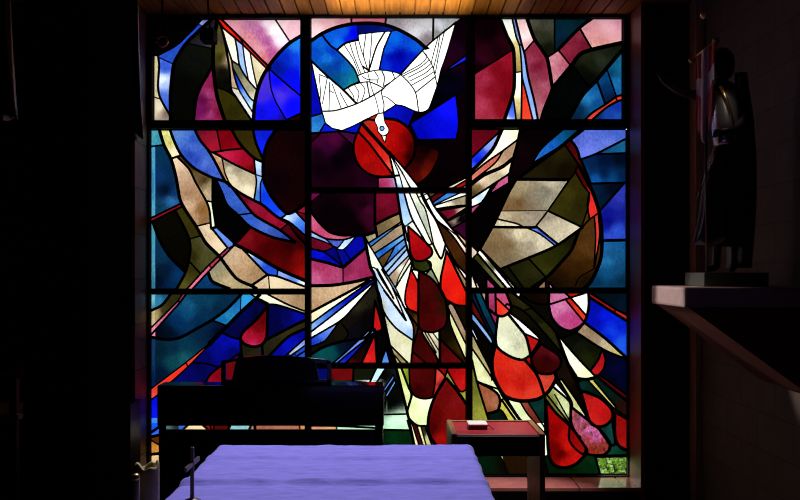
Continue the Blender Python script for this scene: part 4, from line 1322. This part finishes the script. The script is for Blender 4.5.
# music rest: a wide arched frame with an upright panel in the middle
md = PYF+.08
def mz(p): return pz_(p, 4.78)
def mx(p): return px_(p, 4.78)
ms = MB()
top = [(221, 361), (224, 360), (240, 357.6), (262, 355.6), (284, 355.6), (306, 357.6), (325, 359.6), (331, 361)]
inner = [(329, 364), (315, 361.5), (284, 358), (262, 358), (237, 361), (223, 364)]
ms.prism([(mx(a), mz(b)) for a, b in top+inner], md, md+.022)
ms.prism([(mx(a), mz(b)) for a, b in ((221, 361), (225.5, 361), (225.5, 384.5), (221, 384.5))], md, md+.022)
ms.prism([(mx(a), mz(b)) for a, b in ((327, 361), (331.5, 361), (331.5, 384.5), (327, 384.5))], md, md+.022)
ms.prism([(mx(a), mz(b)) for a, b in ((221, 380), (331, 380), (331, 384.5), (221, 384.5))], md, md+.03)
rest = ms.build('music_rest', M['piano'], piano)
MB().prism([(mx(a), mz(b)) for a, b in ((236.5, 358.5), (262, 356.5), (284, 356.5), (315, 359), (319, 380.5), (231.5, 380.5))], md+.004, md+.02).build('rest_panel', M['piano_matt'], rest)

# dark cabinet against the left reveal
cab = thing('cabinet', 'dark low cabinet left of the piano', 'cabinet', (at(118, 0, 4.9).x, at(0, 0, 4.9).y+.15, 0))
cz = at(0, 407, 4.9).z; cx1 = at(140.5, 0, 5.2).x
MB().box(cx1-.34, cx1, 5.0-DW, 5.0-DW+.2, .04, cz-.02, .004).build('body', M['dark_wood'], cab)
MB().box(cx1-.35, cx1+.002, 5.0-DW-.008, 5.0-DW+.205, cz-.02, cz, .004).build('top', M['dark_wood'], cab)
MB().box(cx1-.32, cx1-.02, 5.0-DW+.02, 5.0-DW+.18, 0, .04).build('plinth', M['piano_matt'], cab)
MB().box(cx1-.325, cx1-.015, 5.0-DW-.012, 5.0-DW+.002, .06, cz-.04, .003).build('door', M['dark_wood'], cab)

# ---------------------------------------------------------------- altar, its cloth, crucifix, candles
AZ = .92
ax0, ax1, ay0, ay1 = -.63, .265, 1.82-DW, 2.96-DW
altar = thing('altar_table', 'dark wooden altar table hidden under the violet cloth', 'altar', ((ax0+ax1)/2, (ay0+ay1)/2, 0))
MB().box(ax0+.015, ax1-.015, ay0+.015, ay1-.015, AZ-.05, AZ-.014, .004).build('tabletop', M['dark_wood'], altar)
for a in (ax0+.05, ax1-.12):
    for b in (ay0+.05, ay1-.12): MB().box(a, a+.07, b, b+.07, 0, AZ-.05, .004).build('leg', M['dark_wood'], altar)
ap = MB()
ap.box(ax0+.07, ax1-.07, ay0+.07, ay0+.09, AZ-.16, AZ-.05); ap.box(ax0+.07, ax1-.07, ay1-.09, ay1-.07, AZ-.16, AZ-.05)
ap.box(ax0+.07, ax0+.09, ay0+.07, ay1-.07, AZ-.16, AZ-.05); ap.box(ax1-.09, ax1-.07, ay0+.07, ay1-.07, AZ-.16, AZ-.05)
ap.build('apron', M['dark_wood'], altar)
def cloth():
    W_, D_ = ax1-ax0, ay1-ay0; hang = .34; step = .011
    nx, ny = int((W_+2*hang)/step), int((D_+2*hang)/step)
    vs = []
    def height(x, y):
        h = .004*noise.noise((x*6, y*11, 1.3))+.0022*noise.noise((x*16, y*40, 4.1))+.0012*noise.noise((x*40, y*70, 7))
        for yc, a, wob in ((2.457-DW, .016, .012), (2.77-DW, .010, .012), (2.16-DW, .012, .01)):
            yy = y-yc-wob*noise.noise((x*5, yc*3, 0)); amp = a*(.55+.6*noise.noise((x*7, yc, 2)))
            h += amp*(math.exp(-(yy/.022)**2)-1.0*math.exp(-((yy+.03)/.013)**2))
        return h
    for j in range(ny+1):
        for i in range(nx+1):
            x = ax0-hang+i*(W_+2*hang)/nx; y = ay0-hang+j*(D_+2*hang)/ny
            ox = max(ax0-x, x-ax1, 0); oy = max(ay0-y, y-ay1, 0)
            X, Y = min(max(x, ax0), ax1), min(max(y, ay0), ay1)
            sx = -1 if x < ax0 else 1 if x > ax1 else 0; sy = -1 if y < ay0 else 1 if y > ay1 else 0
            d = math.hypot(ox, oy) if ox and oy else ox+oy
            q = .02
            if d < q*1.57: a = d/q; out, dn = q*math.sin(a), q*(1-math.cos(a))
            else: out, dn = q+.03*(d-q*1.57), q+(d-q*1.57)
            t = min(1, d/hang)
            out += t*(.018*math.sin((Y if sx else X)*26+1)+.012*math.sin((Y if sx else X)*47))
            if ox and oy:
                l = math.hypot(ox, oy); ex, ey = ox/l, oy/l; out += .05*t*math.sin(math.atan2(oy, ox)*2)
            else: ex, ey = (1 if ox else 0), (1 if oy else 0)
            vs.append((X+sx*ex*out, Y+sy*ey*out, AZ-dn+height(x, y)*(1-t*.5)))
    n = nx+1
    fs = [(j*n+i, j*n+i+1, (j+1)*n+i+1, (j+1)*n+i) for j in range(ny) for i in range(nx)]
    o = MB().add(vs, fs).build('altar_cloth', M['cloth'], None, True)
    s = o.modifiers.new('thickness', 'SOLIDIFY'); s.thickness = .002; s.offset = -1
    return tag(o, 'creased violet cloth draped over the altar in front', 'altar cloth')
cloth()
# small crucifix on the cloth
cr = at(192.2, 510, 2.2); cxx, cyy = cr.x, 2.2-DW
cross = thing('crucifix', 'small dark standing cross on the left edge of the violet cloth', 'cross', (cxx, cyy, AZ+.004))
MB().lathe([(.03, .0), (.03, .006), (.022, .012), (.008, .018)], (cxx, cyy, AZ+.003), 20).build('base', M['bronze'], cross, True)
MB().box(cxx-.005, cxx+.005, cyy-.004, cyy+.004, AZ+.015, at(0, 447, 2.2).z, .0015).build('upright', M['bronze'], cross)
hb = MB().box(-.068, .068, -.004, .004, -.006, .006, .0015)
R = Matrix.Rotation(math.radians(89), 3, 'Z'); bz = at(0, 464, 2.2).z
hb.v = [tuple(R @ Vector(v)+Vector((cxx, cyy, bz))) for v in hb.v]
hb.build('crossbar', M['bronze'], cross)
# two candles on the left edge of the altar
CB = AZ+.004
c0 = (-.600, 1.96-DW)
cand = thing('pillar_candle', 'thick pillar candle with an uneven melted rim on the altar edge', 'candle', (c0[0], c0[1], CB))
ct = at(0, 464.5, 1.96).z
def rim(j, i):
    return (.006*math.sin(j*2*math.pi/28*2+.6)+.004*math.sin(j*2*math.pi/28*5)) if i in (2, 3, 4) else 0
MB().lathe([(.028, 0), (.029, .004), (.029, ct-CB-.008), (.0275, ct-CB), (.022, ct-CB-.001), (.017, ct-CB-.022), (.004, ct-CB-.03)], (c0[0], c0[1], CB), 28, jit=rim).build('wax', M['wax'], cand, True)
MB().tube([(c0[0], c0[1], ct-.034), (c0[0]+.001, c0[1], ct-.018), (c0[0]+.004, c0[1], ct-.012)], .0014, 6).build('wick', M['black_metal'], cand)
tx, ty = -.603, 1.88-DW; tt = at(0, 473.5, 1.88).z
tap = thing('taper_candle', 'slim candle with bright metal cap before the thick candle', 'candle', (tx, ty, CB))
MB().lathe([(.0105, 0), (.0105, tt-CB-.01), (.009, tt-CB-.004)], (tx, ty, CB), 18).build('wax', M['wax'], tap, True)
MB().lathe([(.0108, 0), (.0112, .006), (.0085, .012), (.003, .014)], (tx, ty, tt-.014), 18).build('cap', M['brass'], tap, True)

# ---------------------------------------------------------------- small table with red top at the right, box on it
tz = .72
tx0, tx1, ty0, ty1 = .290, .770, 4.15-DW, 4.55-DW
tab = thing('credence_table', 'small wooden side table with red leather top in front of window', 'side table', ((tx0+tx1)/2, (ty0+ty1)/2, 0))
MB().box(tx0, tx0+.028, ty0, ty1, 0, tz, .004).build('side_panel', M['oak'], tab)
MB().box(tx1-.028, tx1, ty0, ty1, 0, tz, .004).build('side_panel', M['oak'], tab)
MB().box(tx0+.027, tx1-.027, ty0+.03, ty1-.022, tz-.035, tz-.008, .006).build('leather_top', M['red_leather'], tab)
MB().box(tx0+.027, tx1-.027, ty0+.012, ty0+.032, tz-.118, tz-.014, .003).build('apron', M['dark_wood'], tab)
MB().box(tx0+.027, tx1-.027, ty1-.024, ty1-.004, tz-.05, tz-.002, .003).build('rear_rail', M['oak'], tab)
bx = at(468.5, 0, 4.3).x; bx1 = at(488, 0, 4.3).x; by = 4.3-DW
box = thing('box', 'small white lidded box on the red leather top', 'box', ((bx+bx1)/2, by+.05, tz-.008))
MB().box(bx+.002, bx1-.002, by+.002, by+.108, tz-.0078, tz+.012, .003).build('body', M['bronze'], box)
MB().box(bx, bx1, by, by+.11, tz+.011, tz+.021, .003).build('lid', M['white'], box)
MB().tube([(bx1-.002, by+.05, tz+.0), (bx1+.012, by+.04, tz+.008), (bx1+.022, by+.03, tz-.004), (bx1+.03, by+.0, tz-.005)], .002, 6).build('cord', M['black_metal'], box)

# ---------------------------------------------------------------- shelf on the right wall with the statue and its banner
shx = 1.35; d1, d2 = 4.27, 3.78
sz1 = at(0, 285.3, d1).z; sz0 = at(0, 303.5, d1).z
shelf = thing('wall_shelf', 'thick stone shelf on a wedge bracket carrying the statue', 'shelf', (RW, (d1+d2)/2-DW, sz0))
MB().box(shx, RW-.001, d2-DW, d1-DW, sz0, sz1, .012).build('slab', M['shelf_stone'], shelf)
MB().prism([(shx+.02, sz0+.002), (RW-.001, sz0+.002), (RW-.001, .98), (RW-.03, .98)], d2-DW+.004, d1-DW-.004).build('bracket', M['plaster_red'], shelf)

SD = 4.02; sp = SD/FOC
def sx(p): return (p-PX)*sp
def sz(p): return EYE-(p-PY)*sp
SY = SD-DW
stt = thing('statue', 'dark statue of armoured figure with red banner, standing on the wall shelf', 'statue', (sx(722), SY, sz1))
MB().box(sx(694), sx(757), SY-.13, SY+.13, sz1, sz(272.5), .006).build('base', M['plinth'], stt)
# body grown from a jointed skeleton
bone = []
def J(px, py, dy, r): bone.append(((sx(px), SY+dy, sz(py)), r)); return len(bone)-1
ed = []
pel = J(725, 168, 0, .062); wa = J(725, 150, 0, .05); ch = J(724, 116, 0, .072); sh = J(722, 96, .0, .062); nk_ = J(719, 83, -.005, .03); hd0 = J(718, 74, -.01, .03)
ed += [(pel, wa), (wa, ch), (ch, sh), (sh, nk_), (nk_, hd0)]
a1 = J(709, 94, .02, .034); a2 = J(692, 93.5, .03, .024); a3 = J(677, 90, .0, .019); a4 = J(666, 85, -.02, .014); a5 = J(662, 82.5, -.025, .014)
ed += [(sh, a1), (a1, a2), (a2, a3), (a3, a4), (a4, a5)]
for q, (fx, fy, ln, dd) in enumerate(((655.5, 75.5, .5, -.03), (657, 74, .5, -.026), (659, 74, .5, -.022), (661.5, 75.5, .5, -.018))):
    m1 = J((662+fx)/2-.3, (82.5+fy)/2, dd, .0062); m2 = J(fx, fy, dd-.008, .0048); ed += [(a5, m1), (m1, m2)]
th1 = J(666.5, 80, -.034, .0065); th2 = J(668.5, 78, -.04, .005); ed += [(a4, th1), (th1, th2)]
b1 = J(741, 92, .015, .036); b2 = J(747, 116, -.01, .028); b3 = J(730, 132, -.07, .021); b4 = J(714, 136, -.09, .015)
ed += [(sh, b1), (b1, b2), (b2, b3), (b3, b4)]
for q in range(4):
    m1 = J(709.5, 133.5+q*1.8, -.098+.004*q, .0062); m2 = J(706.5, 134+q*1.8, -.085+.004*q, .0052); ed += [(b4, m1), (m1, m2)]
th = J(710, 131.5, -.075, .006); ed.append((b4, th))
for x_, fx, dy in ((716, 700, -.01), (737, 728, .03)):
    k0 = J(x_, 185, dy, .045); k1 = J(x_-1, 214, dy-.02, .034); k2 = J(x_, 258, dy, .02); k3 = J(x_-1, 267.5, dy, .022); k4 = J(fx+2, 269.8, dy-.045, .013)
    ed += [(pel, k0), (k0, k1), (k1, k2), (k2, k3), (k3, k4)]
me = bpy.data.meshes.new('figure'); me.from_pydata([b[0] for b in bone], ed, []); fig = bpy.data.objects.new('figure', me); COL.objects.link(fig)
fig.modifiers.new('skin', 'SKIN'); fig.modifiers.new('smooth', 'SUBSURF').levels = 2
for i, b in enumerate(bone): me.skin_vertices[0].data[i].radius = (b[1], b[1])
me.skin_vertices[0].data[pel].use_root = True
dg = bpy.context.evaluated_depsgraph_get(); dg.update()
nm = bpy.data.meshes.new_from_object(fig.evaluated_get(dg)); bpy.data.objects.remove(fig)
def headmesh(c, r):
    bm = bmesh.new(); bmesh.ops.create_uvsphere(bm, u_segments=28, v_segments=20, radius=1)
    for v in bm.verts:
        x, y, z = v.co
        jaw = 1-.28*max(0, -z)**1.5
        nx_ = x*.80*jaw; ny_ = y*.78*jaw; nz_ = z*1.08
        if x < 0:                                    # the face looks to the left, towards the window
            if abs(y) < .22 and -.28 < z < .2: nx_ -= .17*(1-abs(y)/.22)*(1-(z+.28)/.48*.75)
            if .08 < z < .3 and .16 < abs(y) < .46: nx_ += .07
            if abs(y) < .28 and -.5 < z < -.38: nx_ -= .05
            if abs(y) < .26 and z < -.7: nx_ -= .06
        if abs(x-.05) < .16 and -.2 < z < .18 and abs(y) > .8: ny_ *= 1.12
        v.co = (c[0]+nx_*r, c[1]+ny_*r, c[2]+nz_*r)
    return bm
hb_ = bmesh.new(); hb_.from_mesh(nm); bpy.data.meshes.remove(nm)
body = MB().bm(hb_); body.bm(headmesh((sx(718), SY-.01, sz(65)), .066))
body.build('figure', M['statue'], stt, True)
# hair
hr = bmesh.new(); bmesh.ops.create_uvsphere(hr, u_segments=28, v_segments=18, radius=1)
for v in hr.verts:
    x, y, z = v.co
    k = .92 if x < -.25 and z < .45 else 1.0
    f = 1+.04*math.sin(9*math.atan2(y, x))
    v.co = (sx(720.5)+(x*.9*k*f)*.068*(1 if x > -.2 else .75), SY-.01+y*.92*f*.068, sz(63)+(z*1.12-(.35 if z < -.2 else 0))*.066)
MB().bm(hr).build('hair', M['statue'], stt, True)
# tunic: flared, with folds and a scalloped hem
rows = []
for i in range(15):
    t = i/14; py = 146+(243-146)*t
    hw = .052+.085*t**.8+.01*math.sin(t*6); cxp = 725-4*t
    rows.append([(sx(cxp)+hw*(1+.07*t*math.sin(a*7+1)+.05*t*math.sin(a*11))*math.cos(a), SY+.78*hw*(1+.08*t*math.sin(a*7+1))*math.sin(a), sz(py+(4*math.sin(a*5) if i > 11 else 0)*(i-11)/3)) for a in [2*math.pi*k/64 for k in range(64)]])
MB().ring(rows).build('tunic', M['statue'], stt, True)
# cloak from the right shoulder to the base
rows = []
for i in range(21):
    t = i/20; py = 71+(268-71)*t; xc = 744+5*math.sin(t*2.6)-2*t; hw = .03+.02*math.sin(t*3)+.012*t
    rows.append([(sx(xc)+hw*(1+.12*math.sin(a*6))*math.cos(a)-.012*t, SY+.045+(.06+.03*t)*(1+.12*math.sin(a*6+.7))*math.sin(a)*(.5+.5*min(1, t*4)), sz(py)) for a in [2*math.pi*k/40 for k in range(40)]])
MB().ring(rows).build('cloak', M['statue'], stt, True)
# breastplate catching light, sash, sword
pr = MB()
rows = []
for i in range(13):
    t = i/12; py = 92+(146-92)*t; hw = .070-.018*t-.012*(1-t)**3
    rows.append([(sx(722.5+2*t)+hw*math.cos(a), SY-.008+(.058+.02*math.sin(math.pi*t))*math.sin(a), sz(py)) for a in [2*math.pi*k/32 for k in range(32)]])
pr.ring(rows).build('breastplate', M['armour'], stt, True)
MB().tube([(sx(714), SY-.085, sz(90)), (sx(719), SY-.093, sz(104)), (sx(724), SY-.086, sz(120)), (sx(730), SY-.062, sz(136))], [.007, .009, .009, .007], 10).build('sash', M['brass'], stt, True)
sw = MB(); sw.tube([(sx(707), SY-.06, sz(166)), (sx(699), SY-.06, sz(184)), (sx(690.5), SY-.06, sz(203))], [.005, .0045, .002], 8)
sw.tube([(sx(702), SY-.06, sz(163)), (sx(711), SY-.06, sz(168))], .004, 8)
sw.tube([(sx(707), SY-.06, sz(166)), (sx(711), SY-.06, sz(157))], .005, 8)
sw.build('sword', M['armour'], stt, True)

bd_ = SD-.1
ban = MB().tube([(at(707, 0, bd_).x, SY-.1, sz(272.5)), at(706, 140, bd_), at(705, 17, bd_)], .0058, 12).build('banner_pole', M['bronze'], stt, True)
MB().ball(at(705, 14.5, bd_), .023).build('finial', M['brass'], ban, True)
q0, q1 = at(692, 60, SD+.0), at(716, 40, SD-.2)
MB().tube([q0, q1], .0055, 12).build('crossbar', M['brass'], ban, True)
for q in (q0, q1): MB().ball(q, .017).build('crossbar_finial', M['brass'], ban, True)
def flag(name, u0, u1, t0_, t1_, mt):
    n, k = 16, 26; vs = []
    for side in (0, 1):
        for j in range(k+1):
            for i in range(n+1):
                u = u0+(u1-u0)*i/n; t = t0_+(t1_-t0_)*j/k
                p = q0.lerp(q1, .1+.8*u)
                off = .020*math.sin(u*11+t*1.5)*(.25+t)+.008*math.sin(u*23+1)
                ln = .40+.05*math.cos((u-.5)*6.28)
                vs.append((p.x+off*.55-.01*t*(u-.5)+(.002 if side else 0), p.y-.012+off-(.004 if side else 0), p.z-.002-t*ln))
    W_ = n+1; B = (k+1)*W_; fs = []
    for j in range(k):
        for i in range(n):
            a = j*W_+i; fs += [(a, a+1, a+W_+1, a+W_), (B+a, B+a+W_, B+a+W_+1, B+a+1)]
        for i in (0, n):
            a = j*W_+i; fs.append((a, a+W_, B+a+W_, B+a))
    for i in range(n):
        for j in (0, k):
            a = j*W_+i; fs.append((a, a+1, B+a+1, B+a))
    return MB().add(vs, fs), mt
red = MB(); white = MB()
for u0, u1, t0_, t1_, w in ((0, .34, 0, .3, 0), (.66, 1, 0, .3, 0), (0, .34, .52, 1, 0), (.66, 1, .52, 1, 0), (.34, .66, 0, 1, 1), (0, .34, .3, .52, 1), (.66, 1, .3, .52, 1)):
    g_, _ = flag('f', u0, u1, t0_, t1_, None); (white if w else red).add(g_.v, g_.f)
fl = red.build('banner', M['banner_red'], ban, True, label='red banner with a white cross'); white.build('white_cross', M['banner_white'], ban, True, label='white cross on the red banner')

# ---------------------------------------------------------------- spotlights on a ceiling track, upper left
ty_ = 5.0-DW
track = thing('lighting_track', 'dark lighting track under the ceiling at upper left', 'lighting track', (at(178, 0, 5.0).x, ty_, CEIL))
MB().box(at(128, 0, 5.0).x, at(225, 0, 5.0).x, ty_-.03, ty_+.03, CEIL-.045, CEIL-.001, .003).build('rail', M['dark_wood'], track)
def spot(label, px, py, r, metal, tilt, box_=False):
    c = at(px, py, 4.97); root = thing('spotlight', label, 'spotlight', (c.x, c.y, c.z), 'ceiling spotlights')
    MB().tube([(c.x-.012, ty_, CEIL-.045), (c.x-.008, ty_, (CEIL-.045+c.z)/2+.02), (c.x, c.y+.05, c.z+r*.9)], .006, 8).build('bracket', M['black_metal'], root, True)
    if box_:
        MB().box(c.x-.055, c.x+.03, c.y, c.y+.12, c.z-.038, c.z+.038, .006).build('housing', M['black_metal'], root)
        MB().ring([[(c.x+rr*math.cos(a), c.y+yy, c.z+rr*math.sin(a)) for a in [2*math.pi*k/24 for k in range(24)]] for rr, yy in ((.018, -.001), (.021, -.004), (.024, -.001), (.024, .004))]).build('lens', M['piano'], root, True)
    else:
        Q = (cam_o.location-c).to_track_quat('-Y', 'Z').to_matrix()
        def rg(prof, cap=True):
            return MB().ring([[tuple(c+Q @ Vector((rr*math.cos(a), yy, rr*math.sin(a)))) for a in [2*math.pi*k/28 for k in range(28)]] for rr, yy in prof], cap)
        rg(((r*.8, .004), (r*.95, .02), (r*.95, .1), (r*.6, .12))).build('housing', M['black_metal'], root, True)
        rg(((r*.62, .01), (r*.66, -.006), (r*.85, -.012), (r*1.03, -.004), (r*1.03, .012)), False).build('rim', metal, root, True)
        rg(((r*.2, -.002), (r*.45, .002), (r*.64, .01))).build('lens', M['piano'], root, True)
        MB().tube([(c.x-.056, c.y+.03, c.z+.018), (c.x-.028, c.y+.04, c.z+.013)], .015, 14).build('knob', M['oak'], root, True)
spot('round spotlight with a copper rim hanging at the top left of window', 162.5, 41.5, .034, M['copper'], 0)
spot('square dark spotlight right of the copper-rimmed one', 208.5, 33.5, .03, M['bronze'], 0, True)

# ---------------------------------------------------------------- wooden bench end at the far left
bd = 4.3
bench = thing('bench', 'wooden bench glimpsed at the far left behind the pillar', 'bench', (at(-14, 0, bd).x, bd-DW, 0))
def bpt(px, py, d): p = at(px, py, d); return (p.x, p.z)
MB().prism([bpt(-30, 378, bd), bpt(-30, 371.5, bd), bpt(0, 373, bd), bpt(23, 367, bd), bpt(23, 380, bd), bpt(0, 376, bd)], bd-DW, bd-DW+.05).build('back_rail', M['oak'], bench)
xa, xb = at(-60, 0, bd).x, at(20, 0, bd).x
zs = at(0, 414, bd).z
MB().box(xa, xb, bd-DW-.02, bd-DW+.4, zs-.03, zs, .004).build('seat', M['oak'], bench)
for a in (xa+.02, xb-.06):
    MB().box(a, a+.04, bd-DW, bd-DW+.04, 0, at(0, 372, bd).z, .003).build('leg', M['dark_wood'], bench)
    MB().box(a, a+.04, bd-DW+.34, bd-DW+.38, 0, zs-.03, .003).build('leg', M['dark_wood'], bench)
